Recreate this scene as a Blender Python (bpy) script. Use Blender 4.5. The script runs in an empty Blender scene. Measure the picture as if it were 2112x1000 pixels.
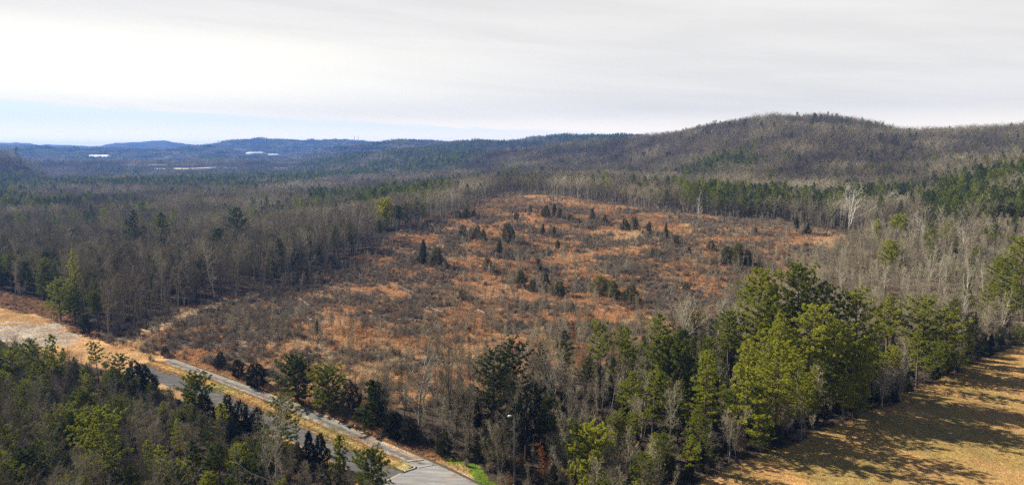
import bpy, math, random
import numpy as np
from math import radians as R
rng = np.random.default_rng(7)
random.seed(7)
C = bpy.context.scene
# ------------------------------------------------------------------ camera
CH, FPX, PT = 55.0, 1427.0, R(7.5)           # camera height, focal length in photo pixels (2112 wide), pitch
cam_d = bpy.data.cameras.new('camera'); cam = bpy.data.objects.new('camera', cam_d)
C.collection.objects.link(cam); C.camera = cam
cam.location = (0, 0, CH); cam.rotation_euler = (R(90) - PT, 0, 0)
cam_d.sensor_width = 36; cam_d.lens = 36 * FPX / 2112; cam_d.clip_start = .5; cam_d.clip_end = 40000
# ------------------------------------------------------------------ light
SUN_AZ, SUN_EL = R(-64), R(30.5)               # azimuth clockwise from +Y
sd = bpy.data.lights.new('sun', 'SUN'); sun = bpy.data.objects.new('sun', sd); C.collection.objects.link(sun)
sd.energy = 5.0; sd.angle = R(.5); sd.color = (1, .92, .78)
sv = (math.sin(SUN_AZ) * math.cos(SUN_EL), math.cos(SUN_AZ) * math.cos(SUN_EL), math.sin(SUN_EL))
from mathutils import Vector
sun.rotation_euler = Vector(sv).to_track_quat('Z', 'Y').to_euler()
C.view_settings.view_transform = 'Standard'; C.view_settings.look = 'None'
C.view_settings.exposure = 1.15; C.view_settings.gamma = 1
C.render.engine = 'CYCLES'
C.cycles.max_bounces = 4; C.cycles.diffuse_bounces = 2; C.cycles.glossy_bounces = 1
C.cycles.transmission_bounces = 1; C.cycles.volume_bounces = 0; C.cycles.transparent_max_bounces = 4
C.cycles.caustics_reflective = False; C.cycles.caustics_refractive = False
C.cycles.use_denoising = False; C.cycles.adaptive_threshold = .015

# node helper ------------------------------------------------------
class NT:
    def __init__(s, tree): s.t = tree; s.t.nodes.clear()
    def n(s, typ, **kw):
        nd = s.t.nodes.new(typ)
        for k, v in kw.items(): setattr(nd, k, v)
        return nd
    def l(s, a, b): s.t.links.new(a, b)
    def math(s, op, a, b=None, c=None, clamp=False):
        nd = s.n('ShaderNodeMath', operation=op, use_clamp=clamp)
        for i, v in enumerate((a, b, c)):
            if v is None: continue
            if isinstance(v, (int, float)): nd.inputs[i].default_value = v
            else: s.l(v, nd.inputs[i])
        return nd.outputs[0]
    def mix(s, f, a, b, mode='MIX'):
        nd = s.n('ShaderNodeMix', data_type='RGBA', blend_type=mode)
        for i, v in ((0, f), (6, a), (7, b)):
            if isinstance(v, (int, float)): nd.inputs[i].default_value = v
            elif isinstance(v, tuple): nd.inputs[i].default_value = (*v, 1)
            else: s.l(v, nd.inputs[i])
        return nd.outputs[2]
    def sstep(s, x, a, b):
        nd = s.n('ShaderNodeMapRange', interpolation_type='SMOOTHSTEP')
        s.l(x, nd.inputs[0]); nd.inputs[1].default_value = a; nd.inputs[2].default_value = b
        nd.inputs[3].default_value = 0; nd.inputs[4].default_value = 1
        return nd.outputs[0]
    def noise(s, vec, scale, detail=4, rough=.55, dist=0):
        nd = s.n('ShaderNodeTexNoise'); s.l(vec, nd.inputs['Vector'])
        nd.inputs['Scale'].default_value = scale; nd.inputs['Detail'].default_value = detail
        nd.inputs['Roughness'].default_value = rough; nd.inputs['Distortion'].default_value = dist
        return nd.outputs[0]

# ------------------------------------------------------------------ sky
W = bpy.data.worlds.new('World'); C.world = W; W.use_nodes = True
k = NT(W.node_tree)
sky = k.n('ShaderNodeTexSky', sky_type='NISHITA', sun_disc=False, sun_elevation=SUN_EL, sun_rotation=SUN_AZ % (2 * math.pi), altitude=250, air_density=1.0, dust_density=.6, ozone_density=1.5)
tc = k.n('ShaderNodeTexCoord'); sp = k.n('ShaderNodeSeparateXYZ'); k.l(tc.outputs['Generated'], sp.inputs[0])
elev = k.math('MULTIPLY', k.math('ARCSINE', sp.outputs[2]), 57.2958)
az = k.math('MULTIPLY', k.math('ARCTAN2', sp.outputs[0], sp.outputs[1]), 57.2958)
cv = k.n('ShaderNodeCombineXYZ'); k.l(k.math('MULTIPLY', az, .035), cv.inputs[0]); k.l(k.math('MULTIPLY', k.math('ADD', elev, k.math('MULTIPLY', az, .075)), .42), cv.inputs[1])
n1 = k.noise(cv.outputs[0], 1.1, 7, .6, .4); n2 = k.noise(cv.outputs[0], 4.5, 6, .6, .6)
wob = k.math('MULTIPLY', k.math('SUBTRACT', n2, .5), .9)
e2 = k.math('ADD', elev, wob)
up_edge = k.math('SUBTRACT', 1.95, k.math('MULTIPLY', az, .043))            # upper edge of the clear strip, degrees
d_up = k.math('SUBTRACT', up_edge, e2)
strip = k.math('MULTIPLY', k.sstep(d_up, -.02, .35), k.sstep(elev, .2, 3.2))
strip = k.math('MULTIPLY', strip, k.math('SUBTRACT', 1, k.sstep(az, 6, 22)))
cream = k.math('MULTIPLY', k.sstep(k.math('MULTIPLY', az, -1), -12, 32), k.math('SUBTRACT', 1, k.sstep(k.math('ABSOLUTE', k.math('SUBTRACT', e2, 6.0)), .8, 4.4)))
greycol = k.mix(k.sstep(n1, .3, .7), (.72, .705, .68), (.805, .785, .745))
ccol = k.mix(cream, greycol, (1.02, .98, .87))
hor = k.math('SUBTRACT', 1, k.sstep(elev, .2, 3.6))
ccol = k.mix(k.math('MULTIPLY', hor, .9), ccol, (1.5, 1.3, 1.0))
bluecol = (.77, .86, .86)
vis = k.mix(strip, ccol, bluecol)
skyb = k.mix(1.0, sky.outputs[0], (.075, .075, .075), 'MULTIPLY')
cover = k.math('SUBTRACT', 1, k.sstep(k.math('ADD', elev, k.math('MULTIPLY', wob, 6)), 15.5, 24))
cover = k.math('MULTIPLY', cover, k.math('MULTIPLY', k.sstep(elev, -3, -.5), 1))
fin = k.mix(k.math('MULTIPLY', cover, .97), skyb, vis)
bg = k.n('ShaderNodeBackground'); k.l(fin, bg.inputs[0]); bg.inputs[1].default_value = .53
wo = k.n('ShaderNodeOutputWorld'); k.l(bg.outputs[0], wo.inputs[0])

# ------------------------------------------------------------------ numeric helpers
def vnoise(x, y, seed=0):
    xi = np.floor(x).astype(np.int64); yi = np.floor(y).astype(np.int64)
    fx = x - xi; fy = y - yi; fx = fx * fx * (3 - 2 * fx); fy = fy * fy * (3 - 2 * fy)
    def h(a, b):
        v = (a * 374761393 + b * 668265263 + seed * 974634777) & 0xFFFFFFFF
        v = ((v ^ (v >> 13)) * 1274126177) & 0xFFFFFFFF
        v = v ^ (v >> 16)
        return (v & 0xFFFFFF) / 0xFFFFFF
    return (h(xi, yi) * (1 - fx) + h(xi + 1, yi) * fx) * (1 - fy) + (h(xi, yi + 1) * (1 - fx) + h(xi + 1, yi + 1) * fx) * fy
def fbm(x, y, seed=0, oct=4):
    s = 0; a = .5; t = 0
    for i in range(oct): s = s + a * vnoise(x, y, seed + i); t += a; a *= .5; x = x * 2.03; y = y * 2.03
    return s / t
def sm(x, a, b):
    t = np.clip((x - a) / (b - a), 0, 1); return t * t * (3 - 2 * t)
def inpoly(px, py, poly):
    ins = np.zeros(np.shape(px), bool); n = len(poly)
    for i in range(n):
        x1, y1 = poly[i]; x2, y2 = poly[(i + 1) % n]
        if y1 == y2: continue
        c = ((y1 > py) != (y2 > py)) & (px < (x2 - x1) * (py - y1) / (y2 - y1) + x1)
        ins ^= c
    return ins
# ------------------------------------------------------------------ terrain height
PXC = np.array([-600, 0, 300, 500, 700, 850, 1100, 1350, 1600, 1850, 2112, 2700], float)
RC = np.array([0, 200, 270, 310, 350, 400, 460, 520, 650, 900, 1300, 1800, 2050, 3500, 15000], float)
TB = np.array([
 # 0 200 270 310 350 400 460 520 650 900 1300 1800 2050 3500 far
 [0, 0, 0, 0, 0, 0, 0, 0, 0, 0, -5, -5, 12, 12, 15],
 [0, 0, 0, 0, 0, 0, 0, 0, 0, 0, -5, -5, 12, 12, 15],
 [0, 0, 0, 0, 0, 0, 0, 0, 0, -2, -5, -5, 12, 12, 15],
 [0, 0, 0, 0, 0, 0, 0, 0, -1, -3, -5, -5, 12, 14, 15],
 [0, 0, 0, 1, 3, 5, 5, 4, 0, -2, -4, 0, 5, 12, 15],
 [0, 0, 0, 3, 8, 12.5, 13, 12, 8, 4, 3, 3, 5, 12, 15],
 [0, 0, 0, 3.5, 8, 13, 18, 21, 19, 14, 14, 10, 10, 12, 15],
 [0, 0, 1, 5, 10, 15, 18, 18, 15, 16, 20, 10, 10, 12, 15],
 [0, 0, 2, 7, 11, 14.5, 14, 12, 12, 20, 30, 10, 10, 12, 15],
 [0, 0, 2, 5, 8, 9, 9, 9, 13, 24, 30, 20, 10, 12, 15],
 [0, 0, 2, 5, 8, 13, 20, 28, 36, 34, 30, 20, 10, 12, 15],
 [0, 0, 2, 5, 8, 16, 28, 36, 44, 40, 30, 20, 10, 12, 15]], float)
_u = np.linspace(-600, 2700, 230); _v = np.linspace(math.log(60), math.log(15000), 340)
def _interp2(u, v):
    rr = np.exp(v)
    a = np.array([np.interp(rr, RC, row) for row in TB])          # (12, nv)
    return np.array([np.interp(u, PXC, a[:, j]) for j in range(len(v))]).T
_G = _interp2(_u, _v)
def _blur(g, k_, ax):
    w = np.exp(-np.linspace(-2, 2, 2 * k_ + 1) ** 2); w /= w.sum()
    p = np.pad(g, [(k_, k_) if i == ax else (0, 0) for i in (0, 1)], mode='edge')
    return np.apply_along_axis(lambda m: np.convolve(m, w, 'valid'), ax, p)
_G = _blur(_blur(_G, 8, 0), 5, 1)
RIDGES = [  # (px knots, skyline row knots, distance knots, tree height, front width, back width)
 ([700, 800, 900, 1000, 1100, 1200, 1300, 1400, 1460, 1520, 1600, 1690, 1760, 1850, 1900, 1960, 2050, 2112, 2400, 2800],
  [350, 336, 321, 310, 301, 291, 280, 270, 257, 242, 228, 225, 234, 251, 258, 254, 250, 248, 245, 260],
  [1800, 1700, 1600, 1500, 1400, 1330, 1250, 1180, 1130, 1080, 1050, 1050, 1050, 1080, 1100, 1140, 1180, 1200, 1300, 1400], 19, 250, 500),
 ([820, 900, 1010, 1050, 1150, 1200, 1250, 1320, 1400, 1500], [318, 303, 291, 289, 281, 278, 276, 280, 292, 310], [2300] * 10, 14, 330, 500),
 ([560, 600, 660, 700, 780, 850, 920, 990, 1100, 1200], [345, 335, 317, 308, 296, 291, 292, 293, 297, 302], [2700, 2750, 2850, 3000, 3100, 3100, 3100, 3100, 3100, 3100], 12, 380, 600),
 ([540, 600, 640, 700, 760, 820, 900, 1000, 1100], [352, 342, 335, 322, 313, 308, 309, 314, 325], [2000] * 9, 16, 300, 500),
 ([380, 450, 475, 510, 560, 600, 612, 628, 645, 740, 775, 850], [312, 301, 294, 290, 291, 292, 293, 298, 293, 292, 298, 308], [4700] * 12, 6, 700, 900),
 ([-300, 0, 120, 220, 300, 380, 440, 520, 600], [304, 306, 306, 309, 311, 309, 308, 314, 325], [3900] * 9, 8, 450, 600),
 ([180, 230, 260, 300, 330, 345, 365, 400, 450, 520], [306, 299, 296, 297, 294, 292, 294, 299, 299, 303], [6400] * 10, 0, 900, 900),
 ([-400, 0, 40, 80, 150, 200, 330, 500], [299, 297, 297, 301, 303, 303, 304, 306], [7600] * 8, 0, 900, 900),
 ([-500, -100, 0, 20, 38, 52, 70, 100], [300, 302, 306, 309, 318, 328, 340, 356], [1500] * 8, 16, 170, 300),
]
def height(x, y):
    x = np.asarray(x, float); y = np.asarray(y, float)
    r = np.hypot(x, y) + 1e-6
    yy = np.maximum(y, .12 * r)
    px = np.clip(1056 + FPX * x / (yy * math.cos(PT)), -1200, 3300)
    rf = r
    u = np.clip((px + 600) / 3300 * 229, 0, 228.999); v = np.clip((np.log(np.maximum(rf, 60)) - _v[0]) / (_v[-1] - _v[0]) * 339, 0, 338.999)
    ui = u.astype(int); vi = v.astype(int); fu = u - ui; fv = v - vi
    base = (_G[ui, vi] * (1 - fu) + _G[ui + 1, vi] * fu) * (1 - fv) + (_G[ui, vi + 1] * (1 - fu) + _G[ui + 1, vi + 1] * fu) * fv
    wp = (fbm(x / 300, y / 300, 3, 4) - .5)
    for kx, ky, kr, th, wf, wb in RIDGES:
        ys = np.interp(px, kx, ky, left=ky[0] + 30, right=ky[-1] + 30); rr = np.interp(px, kx, kr)
        ca = np.cos(np.arctan2(x, yy))
        Zt = CH + rr * ca * (312.1 - ys) / FPX - th
        d = r - rr + wp * wf * .7
        w = np.where(d < 0, wf, wb)
        top = np.maximum(Zt - base, 0)
        g = np.exp(-(d / w) ** 2)
        base = base + top * g
    amp = sm(r, 300, 900) * 13 + sm(r, 1500, 4000) * 12
    base = base + (fbm(x / 130, y / 130, 11, 4) - .5) * 2 * amp * (.35 + .65 * sm(base, 5, 60))
    small = (fbm(x / 14, y / 14, 21, 3) - .5) * 1.6 * sm(y, 170, 300) * sm(px, 150, 500)
    front = (y < .15 * r)
    out = base + small
    return np.where(front, 0, out) if np.any(front) else out
def proj(x, y, z):
    dy = np.asarray(y, float); dz = np.asarray(z, float) - CH
    f = dy * math.cos(PT) - dz * math.sin(PT); u = dy * math.sin(PT) + dz * math.cos(PT)
    f = np.where(f > 1, f, 1)
    return 1056 + FPX * np.asarray(x) / f, 500 - FPX * u / f
def ray(px, py):
    X = (px - 1056) / FPX; Y = -(py - 500) / FPX
    return X, math.cos(PT) + Y * math.sin(PT), -math.sin(PT) + Y * math.cos(PT)
def gp(px, py):                                    # where the line of sight meets the ground
    dx, dy, dz = ray(px, py)
    t = np.exp(np.linspace(math.log(60), math.log(9000), 2500))
    g = CH + dz * t - height(dx * t, dy * t)
    i = int(np.argmax(g <= 0)) or len(t) - 1
    a = g[i - 1] / (g[i - 1] - g[i] + 1e-9); tt = t[i - 1] + a * (t[i] - t[i - 1])
    x, y = dx * tt, dy * tt
    return x, y, float(height(x, y))
def top_h(x, y, z, py):                            # height of a thing whose top shows at row py
    dx, dy, dz = ray(1056, py); return CH + y * dz / dy - z

# ------------------------------------------------------------------ zones (rows and columns where the ground itself lies)
Z_FIELD = [(1380, 1040), (1430, 1002), (1500, 970), (1560, 945), (1700, 886), (1850, 820), (1950, 775), (2000, 752), (2060, 728), (2112, 712), (2300, 690), (3200, 660), (3200, 2500), (1200, 2500)]
Z_CORR = [(-900, 520), (-300, 560), (0, 628), (60, 650), (100, 660), (170, 690), (240, 708), (300, 728), (370, 738), (450, 757), (560, 787), (700, 852), (790, 893), (905, 936), (1030, 992), (1130, 1070), (1400, 1500), (700, 1500), (790, 1090), (745, 1000), (640, 945), (500, 885), (420, 845), (330, 800), (250, 770), (150, 748), (0, 738), (-300, 640), (-900, 580)]
Z_CLEAR = [(225, 708), (330, 655), (440, 618), (560, 598), (650, 568), (740, 528), (800, 497), (850, 470), (930, 440), (1000, 415), (1060, 401), (1130, 403), (1250, 420), (1400, 441), (1600, 456), (1700, 475), (1760, 497), (1700, 540), (1600, 580), (1580, 650), (1450, 700), (1300, 740), (1200, 790), (1020, 800), (900, 830), (760, 850), (700, 838), (560, 790), (450, 757), (370, 738), (300, 728)]
Z_BACK_EDGE = [(1000, 405), (1100, 340), (1600, 340), (1800, 340), (1800, 497), (1760, 497), (1600, 463), (1400, 447), (1250, 425), (1100, 405)]
Z_SCRUB = [(1760, 497), (1830, 470), (2000, 478), (2300, 490), (2300, 640), (2112, 690), (1960, 730), (1850, 740), (1600, 760), (1440, 745), (1450, 700), (1580, 650), (1600, 580), (1700, 540)]
Z_GROVE = [(1330, 860), (1420, 790), (1600, 740), (1850, 715), (1960, 710), (2112, 660), (2300, 640), (2300, 700), (2112, 712), (2060, 728), (2000, 752), (1950, 775), (1850, 820), (1700, 886), (1560, 945), (1500, 970), (1430, 1002), (1330, 1080)]
Z_BANK = [(-900, 480), (-300, 540), (0, 600), (110, 630), (170, 665), (225, 700), (300, 728), (170, 690), (60, 650), (0, 628), (-300, 560)]
Z_GREEN = [(902, 944), (950, 972), (1000, 1002), (1060, 1045), (1130, 1080), (1160, 1070), (1090, 1030), (1030, 992), (960, 958), (925, 944)]
def near_noise(x, y, s, seed): return fbm(x / s, y / s, seed, 4)

# ------------------------------------------------------------------ mesh building
def set_attr(me, name, typ, dom, arr):
    a = me.attributes.new(name, typ, dom)
    arr = np.ascontiguousarray(arr, np.float32 if typ != 'INT' else np.int32).ravel()
    a.data.foreach_set({'FLOAT': 'value', 'INT': 'value', 'FLOAT_VECTOR': 'vector', 'FLOAT_COLOR': 'color'}[typ], arr)
def np_mesh(name, V, F, M=None, mats=(), smooth=False):
    V = np.asarray(V, np.float32); F = np.asarray(F, np.int32)
    me = bpy.data.meshes.new(name); nf, kk = F.shape
    me.vertices.add(len(V)); me.vertices.foreach_set('co', V.ravel())
    me.loops.add(nf * kk); me.loops.foreach_set('vertex_index', F.ravel())
    me.polygons.add(nf); me.polygons.foreach_set('loop_start', np.arange(nf, dtype=np.int32) * kk)
    for m in mats: me.materials.append(m)
    if M is not None: me.polygons.foreach_set('material_index', np.asarray(M, np.int32))
    if smooth: me.polygons.foreach_set('use_smooth', np.ones(nf, bool))
    me.update(calc_edges=True); me.validate()
    return me
class MB:                                          # triangles collected by material slot
    def __init__(s): s.v = []; s.f = []; s.m = []; s.n = 0
    def add(s, V, F, m=0):
        V = np.asarray(V, float); F = np.asarray(F, int)
        if F.shape[1] == 4: F = np.vstack([F[:, [0, 1, 2]], F[:, [0, 2, 3]]])
        s.v.append(V); s.f.append(F + s.n); s.m.append(np.full(len(F), m)); s.n += len(V)
    def tube(s, P, rad, sides=5, m=0, cap=True):
        P = np.asarray(P, float); n = len(P); T = np.gradient(P, axis=0); T /= np.linalg.norm(T, axis=1)[:, None] + 1e-9
        ref = np.where(np.abs(T[:, 2:3]) > .9, np.array([[1., 0, 0]]), np.array([[0, 0, 1.]]))
        A = np.cross(T, ref); A /= np.linalg.norm(A, axis=1)[:, None] + 1e-9; B = np.cross(T, A)
        an = np.arange(sides) / sides * 2 * math.pi
        rad = np.asarray(rad, float)[:, None, None]
        V = P[:, None, :] + rad * (A[:, None, :] * np.cos(an)[None, :, None] + B[:, None, :] * np.sin(an)[None, :, None])
        i = np.arange(n - 1)[:, None]; j = np.arange(sides)[None, :]; j2 = (j + 1) % sides
        F = np.stack([i * sides + j, i * sides + j2, (i + 1) * sides + j2, (i + 1) * sides + j], -1).reshape(-1, 4)
        s.add(V.reshape(-1, 3), F, m)
        if cap and sides > 3:
            o = (n - 1) * sides; s.f.append(np.array([[o, o + a, o + a + 1] for a in range(1, sides - 1)]) + s.n - n * sides); s.m.append(np.full(sides - 2, m))
    def blades(s, base, tip, width, m=0):          # one slim triangle each, turned at random about its own axis
        base = np.asarray(base, float); tip = np.asarray(tip, float); n = len(base)
        if n == 0: return
        d = tip - base; q = rng.normal(size=(n, 3)); w = np.cross(d, q); w /= np.linalg.norm(w, axis=1)[:, None] + 1e-9
        w *= (np.broadcast_to(width, (n,)) / 2)[:, None]
        V = np.stack([base - w, base + w, tip], 1).reshape(-1, 3)
        s.add(V, np.arange(3 * n).reshape(-1, 3), m)
    def box(s, c, d, m=0, rz=0):
        c = np.array(c, float); d = np.array(d, float) / 2
        V = np.array([[x, y, z] for z in (-1, 1) for y in (-1, 1) for x in (-1, 1)], float) * d
        if rz: ca, sa = math.cos(rz), math.sin(rz); V = np.stack([V[:, 0] * ca - V[:, 1] * sa, V[:, 0] * sa + V[:, 1] * ca, V[:, 2]], 1)
        s.add(V + c, np.array([[0, 2, 3, 1], [4, 5, 7, 6], [0, 1, 5, 4], [2, 6, 7, 3], [0, 4, 6, 2], [1, 3, 7, 5]]), m)
    def arrays(s):
        return np.vstack(s.v), np.vstack(s.f), np.concatenate(s.m)
    def mesh(s, name, mats, only=None, smooth=False):
        V, F, M = s.arrays()
        if only is not None:
            F = F[M == only]; u, inv = np.unique(F, return_inverse=True); V = V[u]; F = inv.reshape(-1, 3); M = np.zeros(len(F), int); mats = [mats[only]]
        return np_mesh(name, V, F, M, mats, smooth)
def link(name, me, parent=None, loc=None):
    o = bpy.data.objects.new(name, me); C.collection.objects.link(o)
    if parent: o.parent = parent
    if loc is not None: o.location = loc
    return o
def tag(o, label=None, cat=None, group=None, kind=None):
    if label: o['label'] = label
    if cat: o['category'] = cat
    if group: o['group'] = group
    if kind: o['kind'] = kind
    return o

# ------------------------------------------------------------------ materials
def mat(name, build, disp=False):
    m = bpy.data.materials.new(name); m.use_nodes = True; k = NT(m.node_tree)
    out = k.n('ShaderNodeOutputMaterial'); sh = build(k); k.l(sh, out.inputs[0]); return m
def tintn(k): return k.n('ShaderNodeAttribute', attribute_type='INSTANCER', attribute_name='tint').outputs['Fac']
def diff(k, col, rough=.9, nrm=None):
    d = k.n('ShaderNodeBsdfDiffuse'); 
    if isinstance(col, tuple): d.inputs[0].default_value = (*col, 1)
    else: k.l(col, d.inputs[0])
    if nrm: k.l(nrm, d.inputs['Normal'])
    return d.outputs[0]
def ramp(k, f, stops):
    r = k.n('ShaderNodeValToRGB'); k.l(f, r.inputs[0]); e = r.color_ramp.elements
    while len(e) < len(stops): e.new(.5)
    for el, (p, c) in zip(e, stops): el.position = p; el.color = (*c, 1)
    return r.outputs[0]
def foliage(stops, trans=.25, spread=.5):
    def b(k):
        t = tintn(k); rnd = k.n('ShaderNodeNewGeometry').outputs['Random Per Island']
        c = ramp(k, k.math('ADD', t, k.math('MULTIPLY', k.math('SUBTRACT', rnd, .5), spread * .45), clamp=True), stops)
        tl = k.n('ShaderNodeBsdfTranslucent'); k.l(c, tl.inputs[0])
        mx = k.n('ShaderNodeMixShader'); mx.inputs[0].default_value = trans; k.l(diff(k, c), mx.inputs[1]); k.l(tl.outputs[0], mx.inputs[2])
        return mx.outputs[0]
    return b
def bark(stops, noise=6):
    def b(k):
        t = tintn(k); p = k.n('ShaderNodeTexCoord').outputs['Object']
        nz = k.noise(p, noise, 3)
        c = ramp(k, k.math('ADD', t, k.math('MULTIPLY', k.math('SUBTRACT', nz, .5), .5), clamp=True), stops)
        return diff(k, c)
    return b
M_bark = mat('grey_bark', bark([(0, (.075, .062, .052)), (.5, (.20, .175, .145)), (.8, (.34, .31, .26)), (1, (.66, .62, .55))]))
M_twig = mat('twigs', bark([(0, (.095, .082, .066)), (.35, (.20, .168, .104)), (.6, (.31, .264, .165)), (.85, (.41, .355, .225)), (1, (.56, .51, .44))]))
M_pbark = mat('pine_bark', bark([(0, (.06, .045, .035)), (1, (.15, .11, .085))]))
M_pine = mat('pine_needles', foliage([(0, (.022, .034, .018)), (.3, (.066, .086, .024)), (.6, (.19, .212, .027)), (.85, (.34, .35, .036)), (1, (.46, .45, .045))], .35))
M_cedar = mat('cedar_foliage', foliage([(0, (.014, .019, .012)), (.4, (.066, .072, .032)), (.75, (.13, .13, .040)), (1, (.20, .18, .04))], .2))
M_shrub = mat('shrub_twigs', foliage([(0, (.12, .10, .078)), (.4, (.24, .205, .155)), (.65, (.33, .26, .18)), (.85, (.28, .14, .07)), (1, (.2, .18, .06))], .1))
M_leafy = mat('dry_leaves', foliage([(0, (.16, .07, .035)), (.6, (.27, .12, .05)), (1, (.42, .16, .07))], .25))
M_sedge = mat('broomsedge', foliage([(0, (.20, .15, .10)), (.3, (.40, .235, .13)), (.55, (.66, .365, .175)), (.8, (.68, .46, .26)), (1, (.62, .52, .34))], .3, .8))
M_straw = mat('field_grass', foliage([(0, (.48, .25, .10)), (.5, (.62, .36, .135)), (.8, (.43, .34, .12)), (1, (.17, .27, .035))], .3, .6))
M_log = mat('dead_wood', bark([(0, (.14, .12, .10)), (1, (.42, .39, .35))], 2))
def grd(k):
    a = k.n('ShaderNodeAttribute', attribute_name='zone_colour').outputs['Color']
    p = k.n('ShaderNodeNewGeometry').outputs['Position']
    n_f = k.noise(p, 1.3, 6, .7); n_m = k.noise(p, .16, 5, .6, .4); n_l = k.noise(p, .012, 6, .62)
    c = k.mix(1.0, a, ramp(k, n_f, [(.3, (.62, .6, .58)), (.5, (1, 1, 1)), (.7, (1.35, 1.3, 1.2))]), 'MULTIPLY')
    c = k.mix(1.0, c, ramp(k, n_m, [(.3, (.72, .74, .78)), (.5, (1, 1, 1)), (.72, (1.25, 1.18, 1.05))]), 'MULTIPLY')
    c = k.mix(1.0, c, ramp(k, n_l, [(.35, (.8, .85, .85)), (.65, (1.15, 1.08, 1.0))]), 'MULTIPLY')
    b = k.n('ShaderNodeBump'); k.l(n_f, b.inputs['Height']); b.inputs['Distance'].default_value = .5; b.inputs['Strength'].default_value = .8
    return diff(k, c, nrm=b.outputs[0])
M_ground = mat('ground_litter', grd)

# ------------------------------------------------------------------ ground sheet
TRACK = [gp(*q) for q in [(250, 706), (330, 672), (400, 642), (440, 630), (520, 612)]]
def zone_colour(x, y, z, r):
    wx = x + (near_noise(x, y, 9, 41) - .5) * 5; wy = y + (near_noise(x, y, 9, 42) - .5) * 5
    px, py = proj(wx, wy, z); n = len(x)
    near = r < 1200
    col = np.tile(np.array([.085, .066, .050]), (n, 1))
    far = sm(r, 1500, 3500)[:, None]
    fcol = np.array([.070, .062, .052]) + (fbm(x / 260, y / 260, 61, 4)[:, None] - .5) * np.array([.05, .06, .04])
    col = col * (1 - far) + fcol * far
    g = fbm(x / 15, y / 15, 51, 5); g2 = fbm(x / 4, y / 4, 52, 3)
    def put(mask, c): col[mask] = c[mask] if getattr(c, 'ndim', 1) == 2 else c
    m = near & inpoly(px, py, Z_CLEAR)
    o = sm(g + (g2 - .5) * .35, .36, .58)[:, None]
    cl = np.array([.13, .105, .08]) * (1 - o) + np.array([.43, .225, .105]) * o + (fbm(x / 45, y / 45, 59, 3)[:, None] - .5) * np.array([.10, .08, .06])
    st = (sm(px, 1250, 1500) * sm(-py, -515, -475))[:, None]; cl = cl * (1 - st * .75) + np.array([.46, .35, .21]) * st * .75
    put(m, cl)
    m = near & inpoly(px, py, Z_SCRUB); put(m, np.array([.15, .115, .08]) + (g[:, None] - .5) * .1)
    m = near & inpoly(px, py, Z_BANK); put(m, np.array([.17, .095, .06]) + (g[:, None] - .5) * .1)
    m = near & inpoly(px, py, Z_FIELD)
    f = sm(fbm((x + y * .5) / 6, (y - x * .3) / 20, 53, 4), .35, .68)[:, None]
    put(m, np.array([.35, .265, .10]) * (1 - f) + np.array([.50, .30, .13]) * f)
    m = near & inpoly(px, py, Z_CORR)
    d = sm(fbm(x / 7, y / 7, 54, 4), .35, .65)[:, None]
    put(m, np.array([.40, .25, .125]) * (1 - d) + np.array([.55, .36, .20]) * d)
    # worn pale hardpan on the left of the dirt corridor
    rp = ((px - 20) / 150) ** 2 + ((py - 690) / 26) ** 2
    m = near & (rp + (fbm(x / 12, y / 5, 55, 4) - .5) * 2.2 < 1) & inpoly(px, py, Z_CORR); put(m, np.array([.40, .36, .33]) + (fbm(x / 3, y / 1.5, 66, 3)[:, None] - .5) * .35)
    m = near & inpoly(px, py, Z_GREEN); put(m, np.array([.13, .22, .03]))
    # dirt track climbing away from the road end into the clearing
    for pts, w, c in (([(250, 706), (330, 672), (400, 642), (440, 630), (520, 612)], 3.2, (.50, .36, .22)),):
        P = TRACK; dd = np.full(n, 1e9)
        for a, b in zip(P[:-1], P[1:]):
            ab = np.array([b[0] - a[0], b[1] - a[1]]); t = np.clip(((x - a[0]) * ab[0] + (y - a[1]) * ab[1]) / (ab @ ab), 0, 1)
            dd = np.minimum(dd, np.hypot(x - a[0] - t * ab[0], y - a[1] - t * ab[1]))
        m = near & (dd + (g2 - .5) * 2 < w); put(m, np.array(c))
    # cleared industrial ground far down the valley
    px0, _ = proj(x, y, z)
    m = (r > 2400) & (r < 2800) & (px0 > 190) & (px0 < 400) & (fbm(x / 50, y / 50, 57, 3) > .55); put(m, np.array([.36, .32, .28]))
    m = (r > 2060) & (r < 2110) & (px0 > 310) & (px0 < 590) & (fbm(x / 50, y / 90, 58, 2) > .45); put(m, np.array([.60, .55, .47]))
    m = (r > 1750) & (r < 1830) & (px0 > 596) & (px0 < 634); put(m, np.array([.62, .56, .44]))
    return np.clip(col, .005, .8)
azs = np.concatenate([np.arange(-180, -44, 4.0), np.arange(-44, 44.01, .2), np.arange(48, 180, 4.0)])
rs = [3.0, 10, 20, 32, 44, 54]; q = 60.0
while q < 620: rs.append(q); q *= 1.0065
while q < 9000: rs.append(q); q *= 1.013
rs = np.array(rs); NA, NR = len(azs), len(rs)
A_, R_ = np.meshgrid(np.radians(azs), rs, indexing='ij')
gx = (np.sin(A_) * R_).ravel(); gy = (np.cos(A_) * R_).ravel(); gz = height(gx, gy)
ii, jj = np.meshgrid(np.arange(NA), np.arange(NR - 1), indexing='ij'); i2 = (ii + 1) % NA
F = np.stack([ii * NR + jj, i2 * NR + jj, i2 * NR + jj + 1, ii * NR + jj + 1], -1).reshape(-1, 4)[:, ::-1]
gV = np.vstack([np.stack([gx, gy, gz], 1), [[0, 0, 0]]]); cidx = len(gV) - 1
gme = np_mesh('ground', gV, F, None, [M_ground], True)
zc = zone_colour(gx, gy, gz, R_.ravel()); zc = np.vstack([zc, [[.1, .08, .06]]])
set_attr(gme, 'zone_colour', 'FLOAT_COLOR', 'POINT', np.hstack([zc, np.ones((len(zc), 1))]))
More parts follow.
